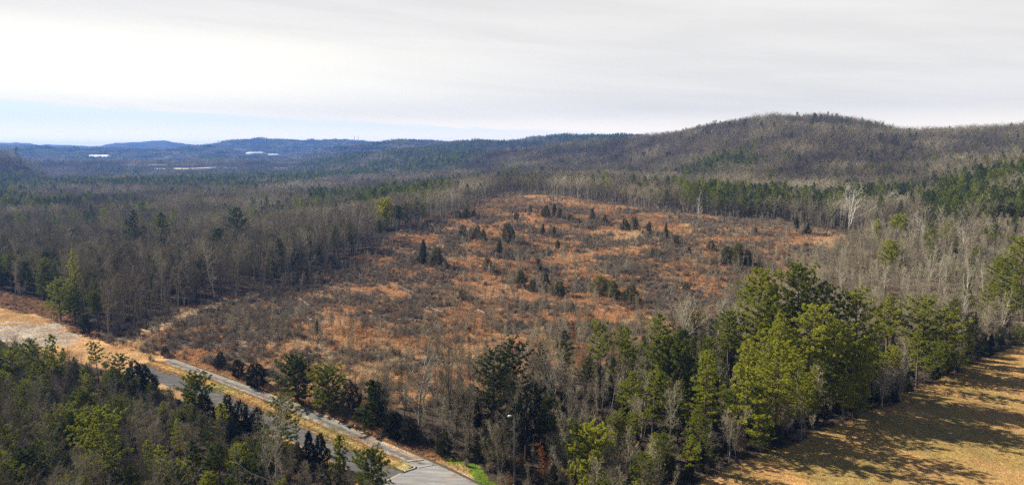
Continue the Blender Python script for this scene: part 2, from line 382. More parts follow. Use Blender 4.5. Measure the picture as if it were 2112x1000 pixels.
ground = tag(link('ground', gme), kind='structure')

# ------------------------------------------------------------------ roads
def asphalt(tone, warm=1.0, lanes=False):
    def b(k):
        p = k.n('ShaderNodeNewGeometry').outputs['Position']
        mp = k.n('ShaderNodeMapping'); k.l(p, mp.inputs[0]); mp.inputs['Rotation'].default_value = (0, 0, R(38)); mp.inputs['Scale'].default_value = (.18, 1.6, 1)
        st = k.noise(mp.outputs[0], .8, 5, .6, .3); fi = k.noise(p, 4, 5, .7); bl = k.noise(p, .22, 5, .65)
        c = ramp(k, st, [(.3, tuple(tone * f for f in (.62, .62, .63))), (.55, (tone, tone * .97, tone * .93)), (.75, tuple(tone * f for f in (1.5, 1.42, 1.3)))])
        if lanes:                                  # two dark tyre paths with a paler crown between
            ac = k.n('ShaderNodeAttribute', attribute_name='across').outputs['Fac']; ac = k.math('ADD', ac, k.math('MULTIPLY', k.math('SUBTRACT', bl, .5), .25))
            c = k.mix(1.0, c, ramp(k, ac, [(0, (1.05, 1.0, .92)), (.3, (1.0, .98, .95)), (.48, (.55, .56, .57)), (.62, (.62, .63, .64)), (.76, (1.3, 1.3, 1.3)), (.88, (1.25, 1.22, 1.18)), (1, (1.0, .95, .85))]), 'MULTIPLY')
        c = k.mix(k.math('MULTIPLY', k.sstep(bl, .52, .68), .55 * warm), c, (.36, .25, .15))
        c = k.mix(1.0, c, ramp(k, fi, [(.3, (.75, .75, .75)), (.7, (1.25, 1.25, 1.25))]), 'MULTIPLY')
        return diff(k, c)
    return b
M_road = mat('worn_asphalt', asphalt(.27, .7, True)); M_road2 = mat('dark_asphalt', asphalt(.12, .35)); M_pad = mat('pale_pavement', asphalt(.27, .35))
M_kerb = mat('kerb_stone', bark([(0, (.09, .08, .065)), (1, (.26, .23, .19))], 1.5)); M_kerb2 = mat('clean_kerb', bark([(0, (.36, .33, .30)), (1, (.5, .47, .43))], 1.5))
M_seam = mat('dark_seam', lambda k: diff(k, (.035, .033, .03)))
def resample(P, n):
    P = np.array(P, float); s = np.r_[0, np.cumsum(np.hypot(*np.diff(P, axis=0).T))]; t = np.linspace(0, s[-1], n)
    return np.stack([np.interp(t, s, P[:, 0]), np.interp(t, s, P[:, 1])], 1)
def smoothline(P, n):
    P = resample(P, n); 
    for _ in range(n // 3): P[1:-1] = (P[:-2] + 2 * P[1:-1] + P[2:]) / 4
    return P
def flat(px, py):
    dx, dy, dz = ray(px, py); t = -CH / dz; return (dx * t, dy * t)
UP = smoothline([flat(355, 739.5), flat(363, 742.5), flat(435, 768), flat(510, 795), flat(574.5, 819), flat(667.5, 852.5), flat(735, 885.5), flat(810, 918.5), flat(897, 954.5), flat(990, 1000), (9, 93), (24, 75)], 150)
LO = smoothline([flat(330, 748), flat(388, 767), flat(448, 788.5), flat(508, 811.5), flat(560, 832.5), flat(657, 876.5), flat(702, 895), flat(762, 921.5), flat(808, 943), flat(855, 960)], 70)
ML = smoothline([flat(300, 749.5), flat(375, 777), flat(435, 801), flat(495, 825), flat(553, 849), flat(630, 881), flat(690, 909.5), flat(750, 936.5), flat(800, 960), flat(832, 975)], 70)
dirv = np.gradient(ML, axis=0); nn = np.stack([dirv[:, 1], -dirv[:, 0]], 1); nn /= np.linalg.norm(nn, axis=1)[:, None]
if nn[10] @ np.array([0, -1]) < 0: nn = -nn
ML2 = ML + nn * 5.4
_q = flat(900, 956); nose_i = int(np.argmin(np.hypot(UP[:, 0] - _q[0], UP[:, 1] - _q[1])))
def ribbon(name, A, B, z, m, mats=None):
    n = len(A); V = np.vstack([np.c_[A, np.full(n, z)], np.c_[B, np.full(n, z)]])
    F = np.array([[i, n + i, n + i + 1, i + 1] for i in range(n - 1)])
    me = np_mesh(name, V, F, None, [m]); set_attr(me, 'across', 'FLOAT', 'POINT', np.r_[np.zeros(n), np.ones(n)])
    if me.polygons[0].normal.z < 0: me.flip_normals()
    return tag(link(name, me), kind='structure')
UPa = resample(UP[:nose_i + 1], 70)
ribbon('road', UPa, LO, .03, M_road)
ribbon('road', ML, ML2, .03, M_road2)
e = ML2[-1]
pad = [tuple(UP[nose_i])] + [tuple(q) for q in UP[nose_i + 1:]] + [(14, 68), (-8, 88), (-20, 101), (float(e[0]), float(e[1])), tuple(ML[-1]), tuple(LO[-1])]
me = bpy.data.meshes.new('pavement'); me.from_pydata([(a, b, .034) for a, b in pad], [], [list(range(len(pad)))]); me.materials.append(M_pad)
if me.polygons[0].normal.z < 0: me.flip_normals()
tag(link('pavement', me), kind='structure')
def kerb(name, P, w, h, m, side=1):
    P = np.asarray(P); d = np.gradient(P, axis=0); nn_ = np.stack([-d[:, 1], d[:, 0]], 1); nn_ /= np.linalg.norm(nn_, axis=1)[:, None]
    Q = P + nn_ * w * side; n = len(P)
    V = np.vstack([np.c_[P, np.full(n, -.1)], np.c_[P, np.full(n, h)], np.c_[Q, np.full(n, h)], np.c_[Q, np.full(n, -.1)]])
    F = []
    for a, b in ((0, 1), (1, 2), (2, 3)):
        F += [[a * n + i, a * n + i + 1, b * n + i + 1, b * n + i] for i in range(n - 1)]
    me = np_mesh(name, V, np.array(F), None, [m]); return tag(link(name, me), kind='structure')
kerb('kerb', UP, .45, .16, M_kerb, 1)
nose = [tuple(q) for q in LO[-4:]] + [(LO[-1][0] + .5, LO[-1][1] - .7), (LO[-1][0] + .3, LO[-1][1] - 1.3), (LO[-1][0] - .6, LO[-1][1] - 1.9)] + [tuple(ML[-1])]
kerb('kerb', LO[:-3], .3, .15, M_kerb, -1); kerb('kerb', ML, .35, .16, M_kerb, 1); kerb('kerb', resample(nose, 14), .35, .16, M_kerb2, -1)
# grassed island between the two carriageways, a little above the paving
n_ = len(ML); Vm = np.vstack([np.c_[LO - (LO - ML) * .06, np.full(n_, .13)], np.c_[(LO + ML) / 2, np.full(n_, .22)], np.c_[ML + (LO - ML) * .06, np.full(n_, .13)]])
Fm = np.array([[a * n_ + i, (a + 1) * n_ + i, (a + 1) * n_ + i + 1, a * n_ + i + 1] for a in (0, 1) for i in range(n_ - 1)])
mm = np_mesh('median_ground', Vm, Fm, None, [M_ground], True)
if mm.polygons[5].normal.z < 0: mm.flip_normals()
tt = fbm(Vm[:, 0] / 3, Vm[:, 1] / 3, 77, 3)[:, None]
set_attr(mm, 'zone_colour', 'FLOAT_COLOR', 'POINT', np.hstack([np.array([.44, .38, .14]) * (1 - tt) + np.array([.56, .42, .22]) * tt, np.ones((len(Vm), 1))]))
tag(link('median_ground', mm), kind='structure')
def verge(name, P_, w, side):
    P_ = np.asarray(P_); d = np.gradient(P_, axis=0); q = np.stack([-d[:, 1], d[:, 0]], 1); q /= np.linalg.norm(q, axis=1)[:, None]; n = len(P_)
    ww = (w * np.interp(P_[:, 1], [125, 150], [1, .3]) * (.3 + 1.1 * fbm(np.arange(n) * .22, np.zeros(n) + w * 7, 95, 3)))[:, None]
    V = np.vstack([np.c_[P_, np.full(n, .050)], np.c_[P_ + q * ww * side, np.full(n, .042)]]); me = np_mesh(name, V, np.array([[i, n + i, n + i + 1, i + 1] for i in range(n - 1)]), None, [M_ground])
    if me.polygons[0].normal.z < 0: me.flip_normals()
    t = fbm(V[:, 0] / 2, V[:, 1] / 2, 96, 3)[:, None]; set_attr(me, 'zone_colour', 'FLOAT_COLOR', 'POINT', np.hstack([np.array([.46, .30, .18]) * (1 - t) + np.array([.58, .40, .26]) * t, np.ones((2 * n, 1))]))
    tag(link(name, me), kind='structure'); return P_ + q * ww * side * .5
VG = [verge('road_verge', resample(UP[:nose_i - 2], 160), .7, -1), verge('road_verge', resample(LO[:-4], 160), .3, 1), verge('road_verge', resample(ML[:-6], 160), .4, -1)]
# concrete strip and joint across the carriageway where the new pavement begins
def strip(name, a, b, w, z, m):
    a = np.array(a, float); b = np.array(b, float); d = b - a; d /= np.linalg.norm(d); q = np.array([-d[1], d[0]]) * w / 2
    return ribbon(name, resample([a + q, b + q], 6), resample([a - q, b - q], 6), z, m)
UPn = UP[nose_i]
strip('pavement_joint', (UPn[0] + .6, UPn[1] - .6), (LO[-1][0] + .9, LO[-1][1] - .9), .2, .042, M_seam)
strip('concrete_strip', (UPn[0] - 2.2, UPn[1] + 1.4), (LO[-3][0] - .6, LO[-3][1] - .4), .3, .19, M_kerb2)
strip('concrete_strip', (ML[-1][0] - .4, ML[-1][1] - .2), (ML2[-1][0] + .5, ML2[-1][1] + .3), .45, .046, M_kerb2)

# ------------------------------------------------------------------ plant forms
def nrm(v): return v / (np.linalg.norm(v) + 1e-9)
def grow(mb, p, d, L, r, lev, cf, tw):
    n = (7, 5, 3)[lev]; pts = [np.array(p, float)]; q = pts[0]
    for i in range(n):
        d = nrm(d + rng.normal(size=3) * cf['wob'][lev] + np.array([0, 0, cf['up'][lev]])); q = q + d * L / n; pts.append(q)
    P = np.array(pts); rad = np.maximum(np.linspace(r, r * (.18 if lev == 0 else .3), n + 1), .012)
    mb.tube(P, rad, (6, 4, 3)[lev], 0, lev == 0)
    if lev < 2:
        nc = cf['n'][lev]; t0 = cf['clear'] if lev == 0 else .25
        for c in range(nc):
            t = t0 + (1 - t0) * ((c + rng.random()) / nc); k_ = min(int(t * n), n - 1); f = t * n - k_
            s = P[k_] * (1 - f) + P[k_ + 1] * f; dd = nrm(P[k_ + 1] - P[k_]); rr = rad[k_] * (1 - f) + rad[k_ + 1] * f
            an = rng.random() * 6.283 if lev else c * 2.4 + rng.random() * .8
            a = nrm(np.cross(dd, [math.cos(an), math.sin(an), .3])); ang = R(rng.uniform(*cf['ang'][lev]))
            Lc = cf['len'][lev] * (cf['prof'](t) if lev == 0 else (1 - .45 * t)) * rng.uniform(.75, 1.2)
            grow(mb, s, dd * math.cos(ang) + a * math.sin(ang), Lc, rr * cf['rr'][lev], lev + 1, cf, tw)
    if lev >= 1:
        m = cf['tw'][lev - 1]; t = rng.uniform(.15, 1, m); k_ = np.minimum((t * n).astype(int), n - 1); f = (t * n - k_)[:, None]
        B = P[k_] * (1 - f) + P[k_ + 1] * f; D = P[k_ + 1] - P[k_]; D /= np.linalg.norm(D, axis=1)[:, None] + 1e-9
        D = D + rng.normal(size=(m, 3)) * .75 + np.array([0, 0, .35]); D /= np.linalg.norm(D, axis=1)[:, None]
        l = rng.uniform(.5, 1.1, m)[:, None] * cf['tl']; T = B + D * l; tw.append((B, T, .028))
        for j in range(2):
            f2 = rng.uniform(.3, .9, m)[:, None]; B2 = B * (1 - f2) + T * f2; D2 = D + rng.normal(size=(m, 3)) * .8; D2 /= np.linalg.norm(D2, axis=1)[:, None]
            tw.append((B2, B2 + D2 * l * .6, .02))
def bare_tree(H, r, cf, wscale=1.0, stems=1):
    mb = MB(); tw = []
    for s in range(stems):
        off = rng.normal(size=3) * (.0 if stems == 1 else .35); off[2] = -.3
        d = nrm(np.array([*(rng.normal(size=2) * (.04 if stems == 1 else .22)), 1]))
        grow(mb, off, d, H * (1 if s == 0 else rng.uniform(.65, .95)) + .3, r, 0, cf, tw)
    for B, T, w in tw: mb.blades(B, T, w * wscale, 1)
    return mb
F_forest = dict(n=(13, 5), clear=.38, ang=((25, 55), (25, 55)), len=(4.6, 2.0), rr=(.42, .5), wob=(.05, .16, .2), up=(.03, .16, .12), tw=(9, 9), tl=.95, prof=lambda t: 1.15 - .65 * t)
F_open = dict(n=(11, 7), clear=.2, ang=((30, 60), (25, 55)), len=(7.0, 2.8), rr=(.62, .5), wob=(.09, .2, .25), up=(.02, .14, .12), tw=(10, 10), tl=1.0, prof=lambda t: 1.1 - .5 * t)
F_slim = dict(n=(12, 4), clear=.22, ang=((20, 42), (20, 45)), len=(2.3, 1.1), rr=(.4, .5), wob=(.05, .12, .2), up=(.03, .2, .15), tw=(8, 6), tl=.7, prof=lambda t: 1.2 - .75 * t)
F_gnarl = dict(n=(9, 6), clear=.12, ang=((30, 65), (30, 60)), len=(6.5, 2.6), rr=(.72, .55), wob=(.10, .28, .3), up=(.02, .10, .1), tw=(3, 4), tl=.8, prof=lambda t: 1.1 - .4 * t)
F_fan = dict(n=(13, 8), clear=.06, ang=((14, 46), (25, 50)), len=(10.0, 3.2), rr=(.62, .5), wob=(.07, .14, .22), up=(.02, .10, .1), tw=(9, 8), tl=.9, prof=lambda t: 1.15 - .75 * t)
F_leafy = dict(F_slim, tw=(14, 12), tl=.45)

def pine(H, W, c0, style='round', nl=None, den=1.0, bl=.34, bw=.085):
    """tapered trunk with limbs in whorls; needle tufts crowd the outer part of each limb"""
    mb = MB(); lean = rng.normal(size=2) * .02 * H
    zz = np.linspace(-.3, H * .97, 9); P = np.stack([lean[0] * (zz / H) ** 2 + rng.normal(size=9) * .03 * H / 12, lean[1] * (zz / H) ** 2 + rng.normal(size=9) * .03 * H / 12, zz], 1)
    mb.tube(P, np.linspace(.014 * H + .03, .02, 9), 6, 0)
    nl = nl or int(H * 3.5); bt = []; tp = []
    for i in range(nl):
        t = c0 + (1 - c0) * (i + rng.random() * .8) / nl; u = (t - c0) / (1 - c0)
        if style == 'round': L = W * (math.sin(math.pi * min(1, .18 + .82 * u)) ** .6 * .95 + .08)
        elif style == 'cone': L = W * ((1 - u) ** .8 * .95 + .07)
        else: L = W * (.5 + .5 * math.sin(math.pi * (u * 1.1 + .12))) * (1.15 - .6 * u)
        L *= rng.uniform(.5, 1.22); an = i * 2.39996 + rng.normal() * .3
        z = t * H * .97; base = np.array([np.interp(z, zz, P[:, 0]), np.interp(z, zz, P[:, 1]), z])
        rise = (.05 + .75 * u ** 1.5) if style != 'cone' else (.02 + .5 * u); hd = np.array([math.cos(an), math.sin(an), 0])
        k_ = 4; s = np.linspace(0, 1, k_); LP = base + hd * (s * L)[:, None] + np.array([0, 0, 1.]) * ((s * rise + s ** 2 * .18) * L)[:, None]
        mb.tube(LP, np.linspace(.010 * H * (1 - .6 * u) * .5 + .012, .01, k_), 3, 0, False)
        nc = max(4, int(L * 6.0 * den)); s = rng.uniform(.22, 1.03, nc); s[0] = 1
        c = base + hd * (s * L)[:, None] + np.array([0, 0, 1.]) * ((s * rise + s ** 2 * .18) * L)[:, None]
        side = np.array([-hd[1], hd[0], 0]); c += side * (rng.normal(size=nc) * .20 * L * s)[:, None] + np.array([0, 0, 1]) * (rng.normal(size=nc) * .12)[:, None]
        nb = 24; dirs = rng.normal(size=(nc, nb, 3)); dirs /= np.linalg.norm(dirs, axis=2)[..., None]; dirs += hd * .55 + np.array([0, 0, .5]); dirs /= np.linalg.norm(dirs, axis=2)[..., None]
        b0 = c[:, None, :] + dirs * .04; t0 = c[:, None, :] + dirs * (bl * rng.uniform(.7, 1.25, (nc, nb, 1)))
        bt.append(b0.reshape(-1, 3)); tp.append(t0.reshape(-1, 3))
    # leader
    nb = 40; dirs = rng.normal(size=(nb, 3)); dirs[:, 2] = np.abs(dirs[:, 2]); dirs /= np.linalg.norm(dirs, axis=1)[:, None]; c = P[-1] + np.array([0, 0, .1]); bt.append(c + dirs * .03 - [0, 0, .2]); tp.append(c + dirs * bl)
    B = np.vstack(bt); T = np.vstack(tp)
    mb.blades(B, T, bw * rng.uniform(.8, 1.5, len(B)), 1)
    return mb
def cedar(H, W, full=.06, n=2600, shape=.75):
    ph = rng.uniform(0, 6.28, 5)
    mb = MB(); zz = np.linspace(-.2, H * .93, 6); mb.tube(np.stack([zz * 0, zz * 0, zz], 1), np.linspace(.02 * H + .03, .02, 6), 5, 0)
    for i in range(26):
        z = H * rng.uniform(full, .85); u = z / H; a = rng.random() * 6.283; L = W * (1 - u) ** shape * .8
        mb.tube([[0, 0, z], [math.cos(a) * L * .5, math.sin(a) * L * .5, z + L * .3], [math.cos(a) * L, math.sin(a) * L, z + L * .75]], [.035, .02, .01], 3, 0, False)
    u = 1 - (1 - rng.random(n)) ** .62; u = full + (1 - full) * np.clip(u, 0, 1); a = rng.random(n) * 6.283
    lump = 1 + .30 * np.sin(a * 2 + u * 8 + ph[0]) + .20 * np.sin(a * 5 - u * 15 + ph[1]) + .16 * np.sin(a * 3 + u * 27 + ph[2])
    prof = np.minimum(1, ((u - full) / .12 + .35)) * (1 - u) ** shape * 1.05 + .03
    rr = W * prof * lump * rng.uniform(.45, 1.0, n) ** .5
    kp = np.sin(a * 4 + u * 22 + ph[3]) + np.sin(a * 7 - u * 13 + ph[4]) > -.9 + rng.normal(size=n) * .4
    lean = rng.normal(size=2) * .05 * H
    c = np.stack([np.cos(a) * rr + lean[0] * u ** 2, np.sin(a) * rr + lean[1] * u ** 2, u * H + rng.normal(size=n) * .08], 1)[kp]; a = a[kp]; n = len(c)
    out = np.stack([np.cos(a), np.sin(a), np.full(n, 1.1)], 1)
    for j in range(3):
        d = out + rng.normal(size=(n, 3)) * .8; d /= np.linalg.norm(d, axis=1)[:, None]
        mb.blades(c, c + d * rng.uniform(.22, .5, (n, 1)), .10, 1)
    return mb
def shrub(H, W, n=260, w=.035):
    mb = MB(); a = rng.random(n) * 6.283; el = rng.uniform(.25, 1.45, n); l = rng.uniform(.5, 1.05, n)
    T = np.stack([np.cos(a) * np.cos(el) * W * l, np.sin(a) * np.cos(el) * W * l, np.sin(el) * H * l], 1); B = T * rng.uniform(0, .45, (n, 1)); B[:, :2] += rng.normal(size=(n, 2)) * .06; B[:, 2] -= .05
    mb.blades(B, T, w, 0)
    m = n * 3; i = rng.integers(0, n, m); f = rng.uniform(.4, 1, (m, 1)); S = B[i] * (1 - f) + T[i] * f; d = rng.normal(size=(m, 3)) + [0, 0, .5]; d /= np.linalg.norm(d, axis=1)[:, None]
    mb.blades(S, S + d * .32 * H ** .5, w * .8, 0)
    return mb
def tuft_patch(Rp, h0, h1, n, w, lean=.35, cs=.13):
    mb = MB(); nc = max(3, n // 16); ca = rng.random(nc) * 6.283; cr = Rp * rng.random(nc) ** .5
    i = rng.integers(0, nc, n); B = np.stack([np.cos(ca[i]) * cr[i], np.sin(ca[i]) * cr[i], np.full(n, -.04)], 1); B[:, :2] += rng.normal(size=(n, 2)) * cs
    hh = (rng.uniform(h0, h1, nc)[i] * rng.uniform(.6, 1.1, n))[:, None]; T = B + np.c_[rng.normal(size=(n, 2)) * lean, np.ones(n)] * hh
    mb.blades(B, T, w, 0); return mb
def slash():
    mb = MB(); n = 34; a = rng.random(n) * 6.283; L = rng.uniform(.4, 2.4, n); c = rng.normal(size=(n, 2)) * 1.1; h = rng.uniform(.03, .5, n)
    for i in range(n):
        d = np.array([math.cos(a[i]) * L[i], math.sin(a[i]) * L[i], rng.normal() * .22]) / 2; p = np.array([*c[i], h[i]]); w = rng.uniform(.02, .07)
        mb.tube([p - d, p + rng.normal(size=3) * .05, p + d], [w, w * .8, w * .4], 3, 0, False)
    return mb
# coarser forms for the far slopes: still whole trees, with fewer and broader twigs
def bare_mid(H, W, nt, w, l, trunk=True):
    mb = MB()
    if trunk: mb.tube([[0, 0, -.5], [rng.normal() * .2, rng.normal() * .2, H * .45], [0, 0, H * .85]], [.13, .09, .03], 3, 0, False)
    nl = 12; a = rng.random(nl) * 6.283; z0 = H * rng.uniform(.3, .7, nl); L = W * rng.uniform(.6, 1, nl)
    LB = np.c_[np.zeros((nl, 2)), z0]; LT = LB + np.c_[np.cos(a) * L, np.sin(a) * L, rng.uniform(.2, .34, nl) * H]
    LT[:, 2] = np.minimum(LT[:, 2], H * .95)
    mb.blades(LB, LT, .13, 0)
    i = rng.integers(0, nl, nt); f = rng.uniform(.25, 1.1, (nt, 1)); S = LB[i] * (1 - f) + LT[i] * f; d = rng.normal(size=(nt, 3)); d[:, 2] = d[:, 2] * .7 + .45; d[:, :2] += (S - LB[i])[:, :2] * .25; d /= np.linalg.norm(d, axis=1)[:, None]
    ln = rng.uniform(.5, 1.1, (nt, 1)) * l; mb.blades(S, S + d * ln, w, 1)
    return mb
def pine_mid(H, W, n, w, l, c0=.3, cone=.6):
    mb = MB(); mb.tube([[0, 0, -.5], [0, 0, H * .9]], [.2, .05], 3, 0, False)
    u = rng.random(n) ** .9; a = rng.random(n) * 6.283; lump = 1 + .28 * np.sin(a * 3 + u * 8) + .18 * np.sin(a * 5 - u * 15)
    rr = W * lump * ((1 - u) ** cone * .95 + .08) * np.minimum(1, u / .12 + .5) * rng.uniform(.3, 1, n) ** .5
    c = np.c_[np.cos(a) * rr, np.sin(a) * rr, H * (c0 + (1 - c0) * u)]; d = np.c_[np.cos(a), np.sin(a), np.full(n, .6)] + rng.normal(size=(n, 3)) * .8; d /= np.linalg.norm(d, axis=1)[:, None]
    mb.blades(c - d * l * .3, c + d * l * rng.uniform(.5, 1, (n, 1)), w, 1); return mb
def patch(fn, S, n):
    mb = MB()
    for i in range(n):
        V, F, M = fn().arrays(); a = rng.random() * 6.28; s = rng.uniform(.8, 1.2); V = np.stack([V[:, 0] * math.cos(a) - V[:, 1] * math.sin(a), V[:, 0] * math.sin(a) + V[:, 1] * math.cos(a), V[:, 2]], 1) * s
        V += [*(rng.uniform(-S / 2, S / 2, 2)), 0]; mb.v.append(V); mb.f.append(F + mb.n); mb.m.append(M); mb.n += len(V)
    return mb
MT_b = [M_bark, M_twig]; MT_p = [M_pbark, M_pine]; MT_c = [M_pbark, M_cedar]; MT_l = [M_bark, M_leafy]
class Proto:
    def __init__(s, mb, mats, H): s.mb = mb; s.mats = mats; s.H = H; s.parts = None
    def meshes(s, names):
        if s.parts is None:
            s.parts = [s.mb.mesh(nm, s.mats, i if len(s.mats) > 1 else None) for i, nm in enumerate(names)]
        return s.parts
P = {}
P['forest'] = [Proto(bare_tree(18, .19, F_forest), MT_b, 18) for _ in range(5)]
P['slim'] = [Proto(bare_tree(10, .085, F_slim), MT_b, 10) for _ in range(4)] + [Proto(bare_tree(9, .07, F_slim, 1, 3), MT_b, 9) for _ in range(2)]
P['open'] = [Proto(bare_tree(15, .30, F_open), MT_b, 15) for _ in range(2)]
P['gnarl'] = [Proto(bare_tree(14, .30, F_gnarl, 1.6), MT_b, 14) for _ in range(2)]
P['fan'] = [Proto(bare_tree(14, .26, F_fan, 1.5), MT_b, 14) for _ in range(2)]
P['leafy'] = [Proto(bare_tree(8, .09, F_leafy, 5.0), MT_l, 8) for _ in range(2)]
P['pine'] = [Proto(pine(16, 3.3, .34), MT_p, 16), Proto(pine(16, 3.0, .45, 'flat'), MT_p, 16), Proto(pine(15, 3.4, .2, 'cone'), MT_p, 15), Proto(pine(16, 2.7, .5), MT_p, 16), Proto(pine(14, 3.6, .12, 'round', 56), MT_p, 14), Proto(pine(15, 3.0, .3, 'flat', 36), MT_p, 15)]
P['thinpine'] = [Proto(pine(13, 2.0, .55, 'round', 26), MT_p, 13), Proto(pine(13, 2.3, .5, 'flat', 26), MT_p, 13)]
P['bushpine'] = [Proto(pine(7, 2.3, .05, 'cone', 46), MT_p, 7), Proto(pine(8, 3.0, .04, 'round', 60, 1.2), MT_p, 8)]
P['cedar'] = [Proto(cedar(7, 1.5), MT_c, 7), Proto(cedar(6, 1.9, .05, 2800, .5), MT_c, 6), Proto(cedar(8, 1.4, .08, 2600, .8), MT_c, 8), Proto(cedar(11, 2.6, .3, 3600, .45), MT_c, 11), Proto(cedar(7, 1.6, .16, 2200, .55), MT_c, 7), Proto(cedar(6, 1.7, .1, 2400, .4), MT_c, 6), Proto(cedar(8, 1.3, .28, 2000, .6), MT_c, 8)]
P['shrub'] = [Proto(shrub(1.6, 1.3, 170, .028), [M_shrub], 1.6), Proto(shrub(2.2, 1.1, 190, .028), [M_shrub], 2.2), Proto(shrub(1.2, 1.5, 160, .028), [M_shrub], 1.2), Proto(shrub(2.0, .9, 120, .026), [M_shrub], 2.0)]
P['b_mid'] = [Proto(bare_mid(17, 3.6, 330, .075, 1.5), MT_b, 17) for _ in range(5)]
P['s_mid'] = [Proto(bare_mid(9, 1.8, 200, .05, 1.0), MT_b, 9) for _ in range(4)]
P['b_far'] = [Proto(bare_mid(17, 4.8, 120, .20, 2.2), MT_b, 17) for _ in range(4)]
P['b_patch'] = [Proto(patch(lambda: bare_mid(14, 6, 34, .9, 4.2, False), 46, 26), MT_b, 15) for _ in range(3)]
P['p_mid'] = [Proto(pine_mid(16, 3.0, 420, .26, .8), MT_p, 16), Proto(pine_mid(16, 2.6, 380, .26, .8, .45, .4), MT_p, 16), Proto(pine_mid(14, 2.8, 420, .26, .8, .15, .8), MT_p, 14)]
P['c_mid'] = [Proto(pine_mid(9, 1.9, 420, .2, .55, .03, .7), MT_c, 9), Proto(pine_mid(8, 1.6, 420, .2, .55, .03, .9), MT_c, 8)]
P['p_far'] = [Proto(pine_mid(16, 3.6, 110, .7, 1.5), MT_p, 16), Proto(pine_mid(15, 3.8, 110, .7, 1.5, .2), MT_p, 15)]
P['p_patch'] = [Proto(patch(lambda: pine_mid(14, 4.5, 30, 1.8, 3.2), 46, 28), MT_p, 15) for _ in range(2)]
P['sedge'] = [Proto(tuft_patch(1.5, .5, 1.25, 150, .07, .4, .2), [M_sedge], 1) for _ in range(4)]
P['slash'] = [Proto(slash(), [M_log], 1) for _ in range(3)]
P['straw'] = [Proto(tuft_patch(1.4, .10, .26, 110, .035, .8), [M_straw], 1) for _ in range(3)]

# ------------------------------------------------------------------ scattering
def jgrid(sp, r0, r1, az0=-41.5, az1=40):
    xs = np.arange(-r1, r1, sp); ys = np.arange(0, r1, sp); X, Y = np.meshgrid(xs, ys); X = X.ravel(); Y = Y.ravel()
    r = np.hypot(X, Y); m = (r > r0 - sp) & (r < r1 + sp) & (np.degrees(np.arctan2(X, Y)) > az0 - 1) & (np.degrees(np.arctan2(X, Y)) < az1 + 1); X = X[m]; Y = Y[m]
    X = X + rng.uniform(-.5, .5, len(X)) * sp; Y = Y + rng.uniform(-.5, .5, len(X)) * sp; r = np.hypot(X, Y); m = (r > r0) & (r < r1)
    X = X[m]; Y = Y[m]; Z = height(X, Y); px, py = proj(X, Y, Z); return X, Y, Z, px, py, r[m]
S = {}                                                # kind -> list of arrays (x, y, z, H, tint, proto index)
def put(kind, X, Y, Z, H, tint, pi, forms):
    S.setdefault(kind, []).append((X, Y, Z, H, np.clip(tint, 0, 1), pi, forms))
def U(a, b, n): return rng.uniform(a, b, n)
HERO = []                                             # (x, y, clear radius)
# ---- trees and bushes one can pick out: column of the trunk, row of the foot, row of the top, form, tint, label
LM = []                                               # (px, py, phrase) landmarks for the labels
def hero(kind, px, py, ptop, form, vi, tint, label, short=None, wide=1.0, group=None, cat=None):
    if kind == 'pine_tree' and tint > .3: tint = min(1, tint + .07)
    if form == 'pine': wide *= 1.38 if 1815 < px < 1960 and py > 700 else 1.14
    x, y, z = gp(px, py); Hh = top_h(x, y, z, ptop); p = P[form][vi % len(P[form])]
    if Hh < 1: print('LOW', label, Hh)
    o = plant(kind, p, x, y, z, Hh, tint, wide); tag(o, label, cat or CATS[kind], group)
    HERO.append((x, y, 1.2 if kind in ('cedar_tree', 'shrub', 'bare_sapling') else 2.2)); HERO.extend([(x * f, y * f, 6.0) for f in ((.99, .98, .97, .96, .95, .94) if 'sycamore' in label or 'lime' in label else ())]); heron[kind] = heron.get(kind, 0) + 1
    if short: LM.append((px, (py + ptop) / 2, short, y))
    used_labels.add(label)
    return o
CATS = dict(oak_tree='oak tree', pine_tree='pine tree', cedar_tree='cedar tree', bare_tree='bare tree', bare_sapling='sapling', shrub='shrub')
heron = {}; used_labels = set()
def plant(kind, p, x, y, z, Hh, tint, wide=1.0):
    s = Hh / p.H; sw = s ** .8 * wide if kind != 'shrub' else s * wide
    ms = p.meshes(('trunk', 'crown') if len(p.mats) > 1 else (kind,))
    if len(ms) == 1: o = link(kind, ms[0])
    else: o = link(kind, None)
    o.location = (x, y, z); o.scale = (sw, sw, s); o.rotation_euler = (0, 0, rng.random() * 6.283)
    if len(ms) == 1: o['tint'] = float(tint)
    else:
        for nm, m in zip(('trunk', 'crown'), ms):
            c = link(nm, m, o); c['tint'] = float(tint)
    return o
hp = lambda *a, **k: hero('pine_tree', *a, **k)
hc = lambda *a, **k: hero('cedar_tree', *a, **k)
hb = lambda *a, **k: hero('bare_tree', *a, **k)
ho = lambda *a, **k: hero('oak_tree', *a, **k)
# pine grove beside the field
hp(1552, 800, 552, 'pine', 0, .62, 'tall bright pine at the back left corner of the field grove', 'the tall back corner pine')
hp(1500, 790, 640, 'pine', 3, .5, 'rounded pine on the left shoulder of the tall back corner pine')
hp(1586, 800, 585, 'pine', 1, .6, 'flat topped pine just right of the tall back corner pine')
hp(1640, 800, 543, 'pine', 3, .42, 'high dark dome topped pine over the middle of the grove', 'the dark dome topped pine')
hp(1690, 812, 590, 'pine', 0, .5, 'dark green pine between the dome topped pine and the grove centre')
hp(1758, 815, 600, 'pine', 4, .66, 'broad yellow green pine at the top of the grove', 'the broad yellow green pine')
hp(1600, 845, 640, 'pine', 1, .72, 'layered bright pine in the centre left of the grove')
hp(1660, 850, 628, 'pine', 0, .76, 'brightest leafy looking pine in the centre of the grove', 'the brightest grove pine')
hp(1715, 850, 665, 'pine', 4, .62, 'full green pine right of the brightest grove pine')
